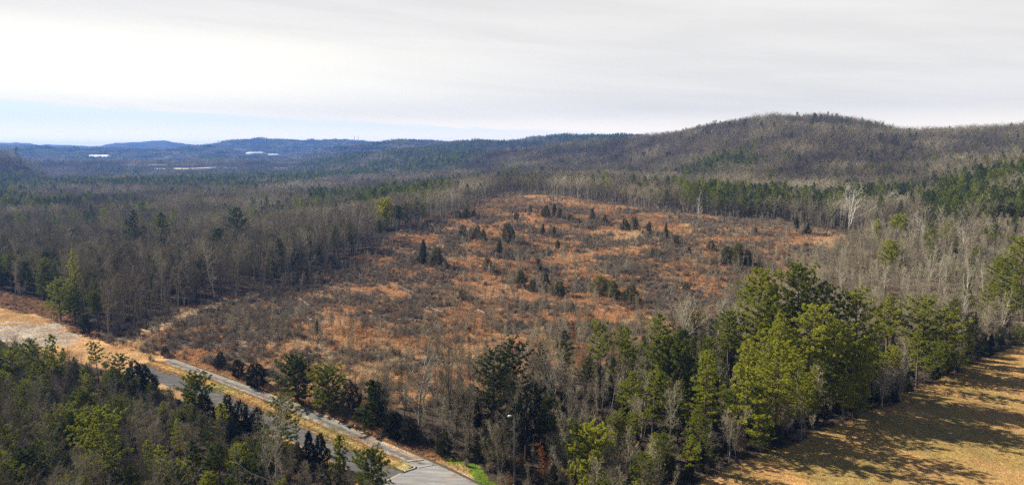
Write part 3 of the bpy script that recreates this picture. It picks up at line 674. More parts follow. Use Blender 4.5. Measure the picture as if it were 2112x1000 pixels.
hp(1825, 760, 608, 'pine', 1, .66, 'pine with a bare pale trunk and layered boughs near the field', 'the layered bough pine')
hp(1900, 765, 612, 'pine', 4, .58, 'round headed green pine behind the field corner trees', 'the round headed corner pine')
hp(1948, 772, 640, 'pine', 4, .70, 'wide bright pine on the field edge at the grove end', 'the wide field edge pine', wide=1.1)
hp(1890, 800, 680, 'pine', 5, .60, 'shorter sunlit pine on the field edge left of the wide one')
hc(1990, 750, 640, 'cedar', 3, .35, 'dark narrow evergreen closing the right end of the grove')
hp(1358, 850, 645, 'pine', 2, .50, 'large cone shaped dark green pine left of the grove', 'the large cone shaped pine', wide=1.25)
hp(1390, 862, 705, 'bushpine', 1, .36, 'dark bushy pine low against the large cone shaped pine')
hp(1300, 895, 765, 'pine', 1, .62, 'feathery yellow green pine in front of the cone shaped pine')
hp(1345, 915, 752, 'pine', 5, .60, 'olive green pine below the large cone shaped pine', 'the olive pine')
hp(1452, 905, 722, 'pine', 2, .66, 'yellow tinged spreading pine at the lower left of the grove', 'the yellow tinged pine')
hp(1535, 925, 700, 'pine', 2, .78, 'vivid green pine near the field in the lower grove', 'the vivid lower pine')
hp(1600, 905, 700, 'pine', 0, .74, 'yellow green pine in the middle of the lower grove')
hp(1640, 880, 720, 'pine', 5, .56, 'mid green pine over the shaded edge of the field', 'the shaded edge pine')
hp(1700, 868, 735, 'pine', 1, .44, 'dim green pine leaning over the field shadow')
hp(1748, 850, 708, 'bushpine', 1, .60, 'pale green young pine among grey saplings beside the field')
hp(1215, 1012, 884, 'bushpine', 1, .8, 'small vivid yellow green pine right of the street lamp', 'the small vivid pine', wide=.95)
hp(1237, 830, 660, 'thinpine', 0, .55, 'thin pine with a high tuft left of the cone shaped pine')
hp(1285, 835, 672, 'thinpine', 1, .60, 'thin flat topped pine just left of the cone shaped pine', 'the thin flat topped pine')
hp(1163, 800, 680, 'thinpine', 1, .12, 'dark crooked topped pine above the thicket', 'the crooked dark pine')
hp(1058, 850, 700, 'pine', 4, .14, 'dark ragged pine standing over the middle thicket', 'the ragged dark pine')
hp(1018, 880, 722, 'pine', 4, .2, 'tall dark green pine in the middle thicket', 'the tall dark thicket pine')
# right edge and scrub
hp(2100, 650, 485, 'pine', 4, .62, 'tall round green pine on the right edge of the picture', 'the right edge pine')
hp(2060, 655, 530, 'pine', 0, .58, 'mid green pine left of the right edge pine')
hp(2085, 690, 580, 'pine', 1, .60, 'spreading layered pine below the right edge pine')
hp(2030, 680, 575, 'pine', 5, .62, 'olive pine with drooping boughs over the right scrub', 'the drooping olive pine')
hp(1836, 566, 500, 'bushpine', 1, .74, 'lone rounded yellow green pine in the grey scrub', 'the lone scrub pine')
hp(1805, 505, 452, 'bushpine', 0, .8, 'bright yellow green young pine at the clearing corner')
hp(1850, 500, 445, 'bushpine', 1, .76, 'second bright young pine right of the clearing corner')
hp(1945, 510, 450, 'pine', 2, .72, 'sunlit pine below the dark pine belt on the right')
hc(1937, 545, 515, 'cedar', 0, .15, 'small dark cedar in the grey scrub')
hc(1970, 550, 512, 'cedar', 1, .35, 'broad green cedar in the grey scrub')
hc(2005, 548, 520, 'cedar', 1, .55, 'rusty green cedar right of the scrub cedars')
# evergreens along the upper kerb
hc(454, 760, 726, 'cedar', 1, .15, 'first small round cedar on the bank above the road', 'the first bank cedar')
hc(492, 778, 740, 'cedar', 1, .12, 'egg shaped dark cedar on the bank above the road', 'the egg shaped bank cedar')
hc(530, 796, 746, 'cedar', 1, .12, 'widest dark cedar of the three on the road bank', 'the widest bank cedar', wide=1.4)
hp(617, 832, 738, 'bushpine', 1, .30, 'large bushy dark green pine touching the road bank', 'the large bushy roadside pine', wide=1.15)
hp(680, 850, 757, 'bushpine', 1, .52, 'bright bushy pine beside the large bushy roadside pine', 'the bright roadside pine', wide=1.1)
hc(728, 866, 782, 'cedar', 3, .30, 'dark rounded evergreen right of the bright roadside pine')
hp(768, 888, 785, 'bushpine', 0, .22, 'big dark evergreen overhanging the upper kerb', 'the big kerb evergreen', wide=1.25)
hc(815, 905, 846, 'cedar', 1, .1, 'black green cedar on the kerb side right of the big evergreen')
hc(845, 915, 858, 'cedar', 1, .25, 'low olive cedar over the shaded verge')
hc(915, 938, 890, 'cedar', 1, .3, 'low round cedar above the bright green grass', 'the cedar above the green grass')
hc(1085, 960, 785, 'cedar', 3, .02, 'very dark tall cedar behind the street lamp', 'the very dark cedar', wide=1.0)
hc(1140, 925, 808, 'cedar', 3, .45, 'olive topped cedar right of the very dark cedar', 'the olive topped cedar')
hc(1185, 950, 870, 'cedar', 0, .1, 'dark slim cedar between olive cedar and small vivid pine')
# below the road
hp(65, 815, 698, 'thinpine', 0, .45, 'slender pine with tufted top near the left dirt strip', 'the leftmost tufted pine')
hp(120, 835, 688, 'thinpine', 1, .58, 'bright slender pine against the orange dirt strip', 'the bright slender pine')
hp(28, 800, 715, 'pine', 3, .42, 'green pine at the far left below the dirt strip')
hp(204, 800, 704, 'thinpine', 0, .48, 'round topped slender pine against the dirt strip', 'the round topped slender pine')
hp(85, 860, 745, 'pine', 5, .5, 'fuller pine below the two slender left pines')
hp(252, 830, 730, 'pine', 4, .34, 'broad domed dark pine at the lower road end', 'the broad domed pine')
hc(277, 812, 745, 'cedar', 5, .05, 'black green cedar right of the broad domed pine')
hc(302, 816, 748, 'cedar', 1, .08, 'second black green cedar where the lower road begins')
hp(404, 862, 775, 'bushpine', 1, .40, 'bushy pine leaning over the lower carriageway', 'the leaning bushy pine')
hc(428, 885, 812, 'cedar', 1, .05, 'leftmost dark cedar in the row below the lower road', 'the first cedar of the row')
hc(470, 890, 814, 'cedar', 4, .18, 'tall grey green cedar in the row below the lower road')
hp(458, 905, 832, 'bushpine', 0, .78, 'yellow green young pine standing in front of the cedar row', 'the yellow green young pine')
hc(500, 900, 828, 'cedar', 1, .12, 'middle dark cedar in the row below the lower road')
hc(528, 905, 840, 'cedar', 1, .10, 'rightmost dark cedar of the row beside the big roadside pine')
hc(488, 925, 862, 'cedar', 3, .16, 'lower dark cedar under the cedar row')
hp(582, 955, 816, 'pine', 4, .44, 'large open pine standing over the lower road', 'the large open pine', wide=1.0)
hc(638, 955, 888, 'cedar', 0, .06, 'dark narrow cedar right of the large open pine')
hc(664, 962, 893, 'cedar', 4, .16, 'olive narrow cedar beside the lower carriageway')
hp(702, 985, 898, 'bushpine', 0, .62, 'bright cone shaped young pine beside the lower carriageway', 'the bright cone young pine')
hp(768, 1020, 928, 'bushpine', 1, .40, 'blue green bushy pine at the bottom near the median', 'the bottom bushy pine')
hp(222, 1040, 838, 'pine', 0, .60, 'tall yellow green pine rising in the lower left wood', 'the tall lower left pine')
hp(405, 1045, 905, 'pine', 2, .18, 'dark cone shaped pine at the bottom left', 'the dark bottom pine')
hp(365, 1060, 955, 'bushpine', 1, .66, 'mustard green bushy pine at the bottom edge')
hp(510, 1050, 950, 'bushpine', 1, .30, 'dull green pine by the white branched bottom tree')
hp(60, 1050, 930, 'bushpine', 1, .22, 'dark green bushy pine in the bottom left corner')
# left wood
hp(126, 662, 575, 'pine', 4, .62, 'bright bushy pine at the wood edge by the dirt strip', 'the bright wood edge pine')
hp(163, 650, 512, 'pine', 5, .74, 'tall yellow topped pine at the left wood edge', 'the yellow topped pine', wide=.55)
hp(155, 668, 590, 'pine', 4, .34, 'dark full pine right of the bright wood edge pine')
hp(178, 690, 650, 'bushpine', 1, .12, 'dark low evergreen over the dirt strip corner')
hp(282, 545, 432, 'pine', 2, .22, 'tall dark spire shaped pine rising above the left wood', 'the dark spire pine', wide=.9)
hp(338, 545, 436, 'pine', 1, .38, 'faded green pine right of the dark spire pine')
hp(495, 530, 428, 'pine', 0, .30, 'rounded grey green pine in the middle of the left wood', 'the rounded left wood pine')
hp(565, 570, 482, 'pine', 3, .30, 'dim green pine on the inner edge of the left wood')
hp(455, 560, 470, 'pine', 3, .26, 'dull pine left of the dim green inner edge pine')
hp(25, 600, 525, 'pine', 3, .5, 'light green pine at the far left of the wood edge')
hp(70, 610, 545, 'pine', 5, .42, 'mid green pine left of the bright wood edge pine')
hp(793, 474, 412, 'bushpine', 1, .95, 'single bright lime green tree at the wood corner', 'the lime green tree', wide=1.0)
hp(822, 478, 424, 'pine', 3, .22, 'dark evergreen just right of the lime green tree')
hp(37, 345, 304, 'p_mid', 0, .12, 'lone tall dark pine on the far left hilltop')
# pale bare trees
hb(1750, 474, 400, 'fan', 1, .97, 'spreading white barked sycamore before the dark pines', 'the white sycamore', wide=1.3)
hb(866, 880, 718, 'gnarl', 0, .80, 'crooked pale barked bare tree above the road', 'the crooked pale tree')
hb(926, 890, 700, 'open', 1, .25, 'dark trunked tall bare tree in the middle thicket', 'the tall dark trunked tree', wide=.7)
hb(575, 1050, 868, 'fan', 1, .78, 'white branched sprawling bare tree at the bottom', 'the white branched tree', wide=.8)
hb(1150, 880, 735, 'open', 0, .70, 'pale grey many branched bare tree behind the dark cedars', 'the pale many branched tree', wide=.8)
hb(1408, 745, 628, 'fan', 0, .85, 'pale leaning bare tree right of the cone shaped pine')
hb(1915, 600, 528, 'fan', 1, .82, 'pale crowned bare tree in the right scrub', 'the pale scrub tree', wide=.7)
hb(1993, 625, 545, 'fan', 1, .85, 'white trunked bare tree near the right edge pines', wide=.6)
hb(2062, 700, 615, 'open', 0, .8, 'pale bare tree in the scrub below the right edge pines', wide=.7)
hb(1440, 458, 395, 'gnarl', 0, .9, 'thin white leaning snag at the back edge of the clearing', wide=.5)
hb(1128, 430, 378, 'forest', 1, .15, 'dark tall bare tree on the clearing crest', 'the dark crest tree')
hb(330, 700, 640, 'slim', 1, .2, 'small dark dead tree by the dirt track', 'the dead tree by the dirt track')
hb(262, 990, 838, 'forest', 2, .4, 'tall grey bare tree beside the tall lower left pine')
hb(340, 985, 850, 'open', 0, .55, 'grey spreading bare tree in the lower left wood', 'the grey spreading tree')
ho(1125, 1005, 925, 'leafy', 0, .35, 'small oak holding rust brown leaves beside the street lamp', 'the rust brown oak')
ho(1232, 985, 902, 'leafy', 1, .15, 'brown leaved sapling behind the small vivid pine')
ho(1190, 975, 905, 'leafy', 1, .25, 'thin oak with russet leaves left of the small vivid pine')
ho(32, 835, 790, 'leafy', 0, .95, 'small red leaved tree in the left wood', wide=.8)
ho(1185, 720, 668, 'leafy', 0, .5, 'orange leaved sapling at the lower clearing edge', wide=.8)
# clearing cedars
CC = [(873, 545, 489, 2, .12, 1.1), (900, 550, 505, 1, .25, 1), (1030, 532, 489, 2, .08, 1), (945, 452, 432, 1, .15, 1), (962, 452, 424, 1, .2, 1), (977, 450, 430, 1, .15, 1), (1046, 500, 457, 1, .22, 1), (1058, 502, 468, 2, .25, 1),
 (1093, 438, 420, 1, .1, 1), (1125, 450, 420, 1, .15, 1), (1143, 446, 418, 2, .15, 1), (1155, 452, 426, 1, .25, 1), (1120, 482, 459, 2, .12, 1), (1142, 490, 464, 2, .3, 1), (1150, 516, 492, 1, .3, 1), (1176, 458, 440, 1, .15, 1), (1222, 454, 428, 2, .1, 1), (1247, 462, 441, 1, .15, 1),
 (1290, 474, 449, 1, .15, 1.2), (1309, 470, 445, 1, .12, 1), (1338, 482, 455, 1, .25, 1), (1372, 492, 457, 2, .22, 1), (1395, 505, 483, 1, .2, 1), (1422, 530, 507, 2, .12, 1), (1466, 515, 493, 1, .1, 1), (1557, 483, 468, 1, .15, 1),
 (1643, 480, 445, 0, .15, 1.2), (1664, 482, 449, 2, .05, 1.2), (955, 490, 461, 1, .2, 1), (997, 500, 470, 1, .2, 1), (984, 492, 463, 1, .22, 1), (1005, 560, 528, 1, .25, 1), (1075, 590, 553, 1, .18, 1.3), (1128, 600, 560, 2, .1, 1.4), (1152, 612, 578, 1, .1, 1.4), (1180, 652, 618, 2, .1, .8),
 (1500, 545, 505, 1, .25, 1.3), (1520, 548, 497, 0, .3, 1.4), (1540, 550, 512, 1, .15, 1.3), (1100, 603, 575, 1, .15, 1.2), (340, 735, 712, 1, .1, .9), (655, 700, 655, 2, .15, .7), (955, 620, 595, 1, .3, 1.2), (1240, 610, 566, 1, .75, 1.5), (1265, 618, 575, 1, .4, 1.5), (1300, 625, 585, 1, .25, 1.4), (1415, 600, 580, 1, .15, 1), (1345, 530, 508, 1, .4, 1), (1195, 470, 448, 2, .2, 1), (1065, 455, 436, 1, .2, 1), (1110, 560, 530, 1, .2, 1.2)]
look = ['small dark cone cedar', 'rounded dark cedar bush', 'pointed black green cedar']
where = {873: 'at the left end of the clearing clump', 900: 'just right of the clump end cedar', 1030: 'alone among bare saplings mid clearing', 1643: 'left of the twin cedars under the far pines', 1664: 'right of the twin cedars under the far pines', 340: 'on the bank by the road end', 655: 'in the lower left of the clearing', 1240: 'with mustard green top in the mid right clearing', 1180: 'slim, at the bottom of the cedar draw', 1520: 'largest of the right clearing clump', 1500: 'left of the right clearing clump', 1540: 'right of the right clearing clump'}
SH = {873: 'the clump end cedar', 1030: 'the lone mid clearing cedar', 1643: 'the left twin cedar', 1664: 'the right twin cedar', 655: 'the lower left clearing cedar', 1240: 'the mustard topped cedar', 1180: 'the slim draw cedar', 1520: 'the right clump cedar', 1422: 'the upper right cedar', 1128: 'the middle draw cedar', 1222: 'the crest cedar', 955: 'the low middle cedar', 1345: 'the olive clearing cedar'}
for i, (a, b, c, v, t, w) in enumerate(CC):
    wh = where.get(a)
    if not wh:
        rest = sorted([q for q in CC if q[0] not in where], key=lambda q: q[0]); n_i = [q[0] for q in rest].index(a)
        d = sorted([(abs(a - q[0]) + abs(b - q[1]), q) for q in LM if q[2] != ''], key=lambda q: q[0])
        rowname = 'along the far crest' if b < 460 else 'in the upper clearing' if b < 520 else 'in the middle clearing' if b < 600 else 'in the lower clearing'
        same = sorted([q[0] for q in rest if (q[1] < 460) == (b < 460) and (q[1] < 520) == (b < 520) and (q[1] < 600) == (b < 600)])
        ordn = ['first', 'second', 'third', 'fourth', 'fifth', 'sixth', 'seventh', 'eighth', 'ninth', 'tenth', 'eleventh', 'twelfth', 'thirteenth', 'fourteenth', 'fifteenth', 'sixteenth', 'seventeenth', 'eighteenth', 'nineteenth', 'twentieth', 'twenty first', 'twenty second', 'twenty third', 'twenty fourth'][same.index(a)]
        lab = f'{look[v % 3]} {rowname}, {ordn} from the left there'
    else: lab = f'{look[v % 3]} {wh}'
    hc(a, b, c + (b - c) * .08, 'cedar', ((0, 4, 6), (1, 5, 4), (2, 0, 6))[v][i % 3], t + .3 + .3 * (i * 7 % 5) / 5, lab, SH.get(a), wide=w * 1.08, group='cedars dotted over the clearing')

n_clear_cedars = len(CC)
HR = np.array([(a, b, c) for a, b, c in HERO])
def clear_of_heroes(X, Y, f=1.0):
    ok = np.ones(len(X), bool)
    for a, b, c in HR: ok &= (X - a) ** 2 + (Y - b) ** 2 > (c * f) ** 2
    return ok
def off_track(X, Y, w):
    T = resample([q[:2] for q in TRACK], 60); return np.min(np.hypot(X[:, None] - T[None, :, 0], Y[:, None] - T[None, :, 1]), 1) > w
def inz(px, py, r, Z): return inpoly(px, py, Z) & (r < 1000)
def warp(X, Y, Z):
    e = 5 + 0 * X; f = 26 * sm(np.hypot(X, Y), 330, 480)
    return proj(X + (near_noise(X, Y, 9, 41) - .5) * e + (near_noise(X, Y, 16, 43) - .5) * f, Y + (near_noise(X, Y, 9, 42) - .5) * e + (near_noise(X, Y, 16, 44) - .5) * f * 1.6, Z)
pick = lambda n, k: rng.integers(0, len(P[k]), n)
ROADL = resample([tuple(q) for q in ML2[::-1]] + [(-150, 203), (-190, 225)], 60)
# --- near woods, within 430 m
X, Y, Z, px, py, r = jgrid(3.6, 72, 430)
px2, py2 = warp(X, Y, Z)
fld = inz(px2, py2, r, Z_FIELD); cor = inz(px2, py2, r, Z_CORR); clr = inz(px2, py2, r, Z_CLEAR); scr = inz(px, py, r, Z_SCRUB); grv = inz(px, py, r, Z_GROVE); bnk = inz(px2, py2, r, Z_BANK) | inz(px2, py2, r, Z_GREEN)
rd = inpoly(px, py, [(560, 770), (1130, 1060), (1100, 1100), (500, 900), (400, 830)])
free = ~(fld | cor | clr | scr | grv | bnk) & clear_of_heroes(X, Y)
dml = np.min(np.hypot(X[:, None] - ROADL[None, :, 0], Y[:, None] - ROADL[None, :, 1]), 1)
below = free & ((py > np.interp(px, [-900, 0, 250, 420, 640, 745, 790], [540, 700, 760, 820, 930, 990, 1080])) & (px < 900))
thick = free & ~below & (py > np.interp(px, [0, 560, 700, 900, 1200, 1330, 1500, 2112], [2000, 770, 790, 780, 700, 690, 600, 560])) & (px > 560)
leftw = free & ~below & ~thick & (px < 880)
backw = free & ~below & ~thick & ~leftw
gN = near_noise(X, Y, 26, 71); gM = near_noise(X, Y, 8, 72)
# the left wood: tall, close, grey
def sel(m, p=1.0, tall=None): return np.where(m & (rng.random(len(X)) < p))[0]
edge = sm(gN, .2, .7)
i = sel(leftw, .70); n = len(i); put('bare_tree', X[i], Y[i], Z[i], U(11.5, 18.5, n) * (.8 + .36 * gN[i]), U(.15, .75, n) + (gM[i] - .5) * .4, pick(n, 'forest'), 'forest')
i = sel(leftw, .16); i = i[gN[i] > .5]; n = len(i); put('pine_tree', X[i], Y[i], Z[i], U(10, 16.5, n), U(.15, .6, n), pick(n, 'pine'), 'pine')
i = sel(leftw, .32); n = len(i); put('bare_sapling', X[i], Y[i], Z[i], U(4, 8, n), U(.3, .75, n), pick(n, 'slim'), 'slim')
i = sel(leftw, .05); n = len(i); put('bare_tree', X[i], Y[i], Z[i], U(14, 18, n), U(.3, .9, n), pick(n, 'open'), 'open')
i = sel(leftw & (px < 210) & (py > 500), .3); n = len(i); put('pine_tree', X[i], Y[i], Z[i], U(9, 15, n), U(.25, .6, n), pick(n, 'pine'), 'pine')
i = sel(backw, .40); n = len(i); put('bare_sapling', X[i], Y[i], Z[i], U(4, 9, n), U(.3, .75, n), pick(n, 'slim'), 'slim')
i = sel(backw, .5); n = len(i); put('bare_tree', X[i], Y[i], Z[i], U(12, 18, n), U(.25, .62, n), pick(n, 'forest'), 'forest')
pb = backw & (px > 1760); i = sel(pb, .42); i = i[gN[i] > .42]; n = len(i); put('pine_tree', X[i], Y[i], Z[i], U(11, 16, n), U(.15, .6, n), pick(n, 'pine'), 'pine')
# below the road: mixed
i = sel(below, .46); n = len(i); put('bare_tree', X[i], Y[i], Z[i], U(8, 14, n), U(.18, .62, n) + (gM[i] - .5) * .3, pick(n, 'forest'), 'forest')
i = sel(below, .45); n = len(i); put('bare_sapling', X[i], Y[i], Z[i], U(5, 10, n), U(.25, .7, n), pick(n, 'slim'), 'slim')
i = sel(below, .34); i = i[gN[i] > .42]; n = len(i); put('pine_tree', X[i], Y[i], Z[i], U(7, 12.5, n), U(.2, .85, n), pick(n, 'pine'), 'pine')
i = sel(below, .09); n = len(i); put('cedar_tree', X[i], Y[i], Z[i], U(4, 8, n), U(.1, .8, n), pick(n, 'cedar'), 'cedar')
for kd in ('bare_tree', 'bare_sapling', 'pine_tree', 'cedar_tree'):                      # growth stays low beside the lower carriageway
    L_ = S[kd][-1]; d_ = np.min(np.hypot(L_[0][:, None] - ROADL[None, :, 0], L_[1][:, None] - ROADL[None, :, 1]), 1); S[kd][-1] = L_[:3] + (np.minimum(L_[3], 1.8 + .34 * d_),) + L_[4:]
# thicket between the road and the field
i = sel(thick, .86); n = len(i); put('bare_sapling', X[i], Y[i], Z[i], U(6, 12, n) * np.where(py[i] > 900, .8, 1), U(.2, .85, n), pick(n, 'slim'), 'slim')
i = sel(thick, .20); n = len(i); put('bare_tree', X[i], Y[i], Z[i], U(8, 13.5, n), U(.2, .8, n), pick(n, 'forest'), 'forest')
i = sel(thick & (px > 640), .15); n = len(i); put('cedar_tree', X[i], Y[i], Z[i], U(3.5, 8.5, n), U(.02, .4, n), pick(n, 'cedar'), 'cedar')
i = sel(thick & (px > 1000), .07); n = len(i); put('pine_tree', X[i], Y[i], Z[i], U(8, 13, n), U(.1, .55, n), pick(n, 'thinpine'), 'thinpine')
i = sel(thick & (px > 1230), .14); n = len(i); put('pine_tree', X[i], Y[i], Z[i], U(8, 12, n), U(.45, .85, n), pick(n, 'pine'), 'pine')
# grove understorey and filling pines
gf = grv & clear_of_heroes(X, Y, 1.2)
i = sel(gf, .36); n = len(i); put('pine_tree', X[i], Y[i], Z[i], U(8.5, 13.5, n) * np.interp(px[i], [1330, 1500, 1750, 1850, 2112], [.8, 1, .9, .65, .45]), U(.3, .9, n), pick(n, 'pine'), 'pine')
i = sel(gf, .12); n = len(i); put('bare_tree', X[i], Y[i], Z[i], U(8, 12.5, n), U(.45, .85, n), pick(n, 'forest'), 'forest')
df_ = np.full(len(X), 99.0); FE = resample([gp(*q)[:2] for q in Z_FIELD[:10]], 90)
df_ = np.min(np.hypot(X[:, None] - FE[None, :, 0], Y[:, None] - FE[None, :, 1]), 1)
fe = (grv | thick) & (df_ < 7) & ~fld
i = sel(fe, .55); n = len(i); put('cedar_tree', X[i], Y[i], Z[i], U(2.5, 5, n), U(.02, .4, n), pick(n, 'cedar'), 'cedar')
i = sel(fe, .6); n = len(i); put('bare_sapling', X[i] + 1, Y[i] + 1, Z[i], U(3, 6.5, n), U(.3, .75, n), pick(n, 'slim'), 'slim')
i = sel(gf, .34); n = len(i); put('bare_sapling', X[i], Y[i], Z[i], U(4, 9, n), U(.35, .8, n), pick(n, 'slim'), 'slim')
i = sel(gf, .14); n = len(i); put('cedar_tree', X[i], Y[i], Z[i], U(3, 6, n), U(.05, .4, n), pick(n, 'cedar'), 'cedar')
# grey scrub on the right
sf = scr & clear_of_heroes(X, Y)
i = sel(sf, .95); n = len(i); put('bare_sapling', X[i], Y[i], Z[i], U(5.5, 10, n), U(.35, .85, n), pick(n, 'slim'), 'slim')
i = sel(sf, .05); n = len(i); put('bare_tree', X[i], Y[i], Z[i], U(10, 14, n), U(.6, .95, n), pick(n, 'forest'), 'forest')
i = sel(sf & (px > 1900), .05); n = len(i); put('pine_tree', X[i], Y[i], Z[i], U(8, 12, n), U(.4, .75, n), pick(n, 'pine'), 'pine')
_c = np.array([(a, b) for a, b, c in HERO[-n_clear_cedars:]]); _c = np.repeat(_c, 7, 0) + rng.normal(size=(n_clear_cedars * 7, 2)) * 3.2; n = len(_c)
put('bare_sapling', _c[:, 0], _c[:, 1], height(_c[:, 0], _c[:, 1]), U(2.2, 5.5, n), U(.3, .75, n), pick(n, 'slim'), 'slim')
put('shrub', _c[:, 0] + 1.5, _c[:, 1] - 1, height(_c[:, 0] + 1.5, _c[:, 1] - 1), U(1, 2.4, n), U(.1, .6, n), pick(n, 'shrub'), 'shrub')
# --- the clearing: saplings and brush in drifts
cg = fbm(X / 17, Y / 17, 73, 4); cf_ = clr & clear_of_heroes(X, Y) & off_track(X, Y, 5)
lowpart = sm(py, 640, 760) * sm(px, 450, 900); clump = np.exp(-(((px - 1040) / 190) ** 2 + ((py - 540) / 45) ** 2)) + .8 * np.exp(-(((px - 1150) / 120) ** 2 + ((py - 620) / 40) ** 2)) + .7 * np.exp(-(((px - 1530) / 90) ** 2 + ((py - 540) / 25) ** 2)) + .8 * sm(px, 1380, 1600) * sm(py, 480, 560)
pr = np.clip(sm(cg, .50, .66) * .5 + .035 + lowpart * .65 + clump * .7 + .35 * np.exp(-(((px - 480) / 150) ** 2 + ((py - 670) / 40) ** 2)) + .4 * np.exp(-(((px - 620) / 120) ** 2 + ((py - 575) / 22) ** 2)), 0, .88)
i = np.where(cf_ & (rng.random(len(X)) < pr))[0]; n = len(i); put('bare_sapling', X[i], Y[i], Z[i], U(2.6, 6.5, n) * (1 + .5 * lowpart[i]), U(.3, .85, n), pick(n, 'slim'), 'slim')
i = np.where((bnk | cor) & (py < 700) & inz(px, py, r, Z_BANK) & (rng.random(len(X)) < .3))[0]; n = len(i); put('bare_sapling', X[i], Y[i], Z[i], U(1.5, 3, n), U(.3, .7, n), pick(n, 'slim'), 'slim')
X, Y, Z, px, py, r = jgrid(1.7, 72, 520); px2, py2 = warp(X, Y, Z)
cg = fbm(X / 15, Y / 15, 51, 5) + (fbm(X / 4, Y / 4, 52, 3) - .5) * .35; big = fbm(X / 30, Y / 30, 74, 3)
clr = inz(px2, py2, r, Z_CLEAR) & off_track(X, Y, 3.6); bnk = inz(px2, py2, r, Z_BANK); cor = inz(px, py, r, Z_CORR); fld = inz(px2, py2, r, Z_FIELD)
dark = np.exp(-(((px - 560) / 150) ** 2 + ((py - 640) / 45) ** 2)) * .3 + np.exp(-(((px - 470) / 170) ** 2 + ((py - 665) / 50) ** 2)) * .25 + np.exp(-(((px - 900) / 110) ** 2 + ((py - 610) / 22) ** 2)) * .22 + np.exp(-(((px - 640) / 140) ** 2 + ((py - 560) / 25) ** 2)) * .3
m = clr & (rng.random(len(X)) < np.clip((.58 - cg + dark) * 4.5, .03, .8)); i = np.where(m)[0]; n = len(i)
put('shrub', X[i], Y[i], Z[i], U(.7, 2.4, n), np.where(rng.random(n) < .12, U(.7, .88, n), U(.15, .6, n)), pick(n, 'shrub'), 'shrub')
m = bnk & (rng.random(len(X)) < .5); i = np.where(m)[0]; n = len(i); put('shrub', X[i], Y[i], Z[i], U(.5, 1.3, n), U(.5, .88, n), pick(n, 'shrub'), 'shrub')
und = ~(clr | bnk | cor | fld) & (r < 260) & (py > 560); m = und & (rng.random(len(X)) < .34); i = np.where(m)[0]; n = len(i)
put('shrub', X[i], Y[i], Z[i], U(.8, 2.4, n), U(.05, .65, n), pick(n, 'shrub'), 'shrub')
edgeb = inpoly(px, py, [(990, 960), (1060, 950), (1200, 985), (1400, 990), (1420, 1005), (1200, 1100), (1100, 1060)]); m = edgeb & (rng.random(len(X)) < .5); i = np.where(m)[0]; n = len(i)
put('shrub', X[i], Y[i], Z[i], U(1.0, 2.2, n), U(.6, .9, n), pick(n, 'shrub'), 'shrub')
m = clr & (rng.random(len(X)) < np.clip(dark * .9 + .03 * (cg < .5), 0, .3)); i = np.where(m)[0]; n = len(i); put('slash', X[i], Y[i], Z[i], U(.7, 1.2, n), U(.1, 1, n), pick(n, 'slash'), 'slash')
# grasses
m = clr & (rng.random(len(X)) < np.clip((cg - .42) * 5 - dark * 2, .06, .96)); i = np.where(m)[0]; n = len(i)
put('broomsedge', X[i], Y[i], Z[i], U(.7, 1.25, n), .45 + (big[i] - .5) * 1.6 + rng.normal(size=n) * .2, pick(n, 'sedge'), 'sedge')
m = (bnk & (rng.random(len(X)) < .6)); i = np.where(m)[0]; n = len(i); put('broomsedge', X[i], Y[i], Z[i], U(.4, .8, n), U(.1, .4, n), pick(n, 'sedge'), 'sedge')
X, Y, Z, px, py, r = jgrid(1.15, 84, 300); fld = inpoly(px, py, Z_FIELD) & (px < 2300)
from_road = np.min(np.hypot(X[:, None] - UP[None, ::6, 0], Y[:, None] - UP[None, ::6, 1]), 1)
UPe = UP[:, :]
side = np.sign((X - np.interp(Y, UPe[::-1, 1], UPe[::-1, 0])))           # + right of the upper kerb
cor = inpoly(px, py, Z_CORR); grn = inpoly(px, py, Z_GREEN) & (side > 0) & (from_road > .8)
i = np.where(fld)[0]; n = len(i); put('field_grass', X[i], Y[i], Z[i], U(.6, 1.3, n), .35 + (fbm((X[i] + Y[i] * .5) / 6, (Y[i] - X[i] * .3) / 20, 53, 4) - .5) * 1.4 + rng.normal(size=n) * .08, pick(n, 'straw'), 'straw')
onroad = (side < 0) & (Y < 181) & (X > np.interp(Y, ML2[::-1, 1], ML2[::-1, 0]) - .5)
verge = cor & ~onroad & ~grn & (from_road > .9) & (rng.random(len(X)) < .62); i = np.where(verge)[0]; n = len(i); put('field_grass', X[i], Y[i], Z[i], U(.6, 1.6, n) * np.where(side[i] > 0, 1.7, 1), U(.35, .75, n), pick(n, 'straw'), 'straw')
for ln, off in ((UP, 1.5), (UP, 2.3)):                                        # rusty grass leaning over the outer kerb
    Q = resample(ln, 150); d = np.gradient(Q, axis=0); N2 = np.stack([-d[:, 1], d[:, 0]], 1); N2 /= np.linalg.norm(N2, axis=1)[:, None]
    q = Q + N2 * off + rng.normal(size=Q.shape) * .25; q = q[q[:, 1] > 119]; put('broomsedge', q[:, 0], q[:, 1], q[:, 0] * 0, U(.4, .85, len(q)), U(.1, .6, len(q)), pick(len(q), 'sedge'), 'sedge')
q = np.vstack([LO[:-2] + (ML[:-2] - LO[:-2]) * f for f in np.linspace(.2, .86, 9)]); q = q + rng.normal(size=q.shape) * .28; n = len(q)
n = len(q); put('field_grass', q[:, 0], q[:, 1], q[:, 0] * 0 + .18, U(.5, 1.9, n), np.clip(.55 + (fbm(q[:, 0] / 4, q[:, 1] / 4, 88, 3) - .5) * 2.2, .05, .9), pick(n, 'straw'), 'straw')
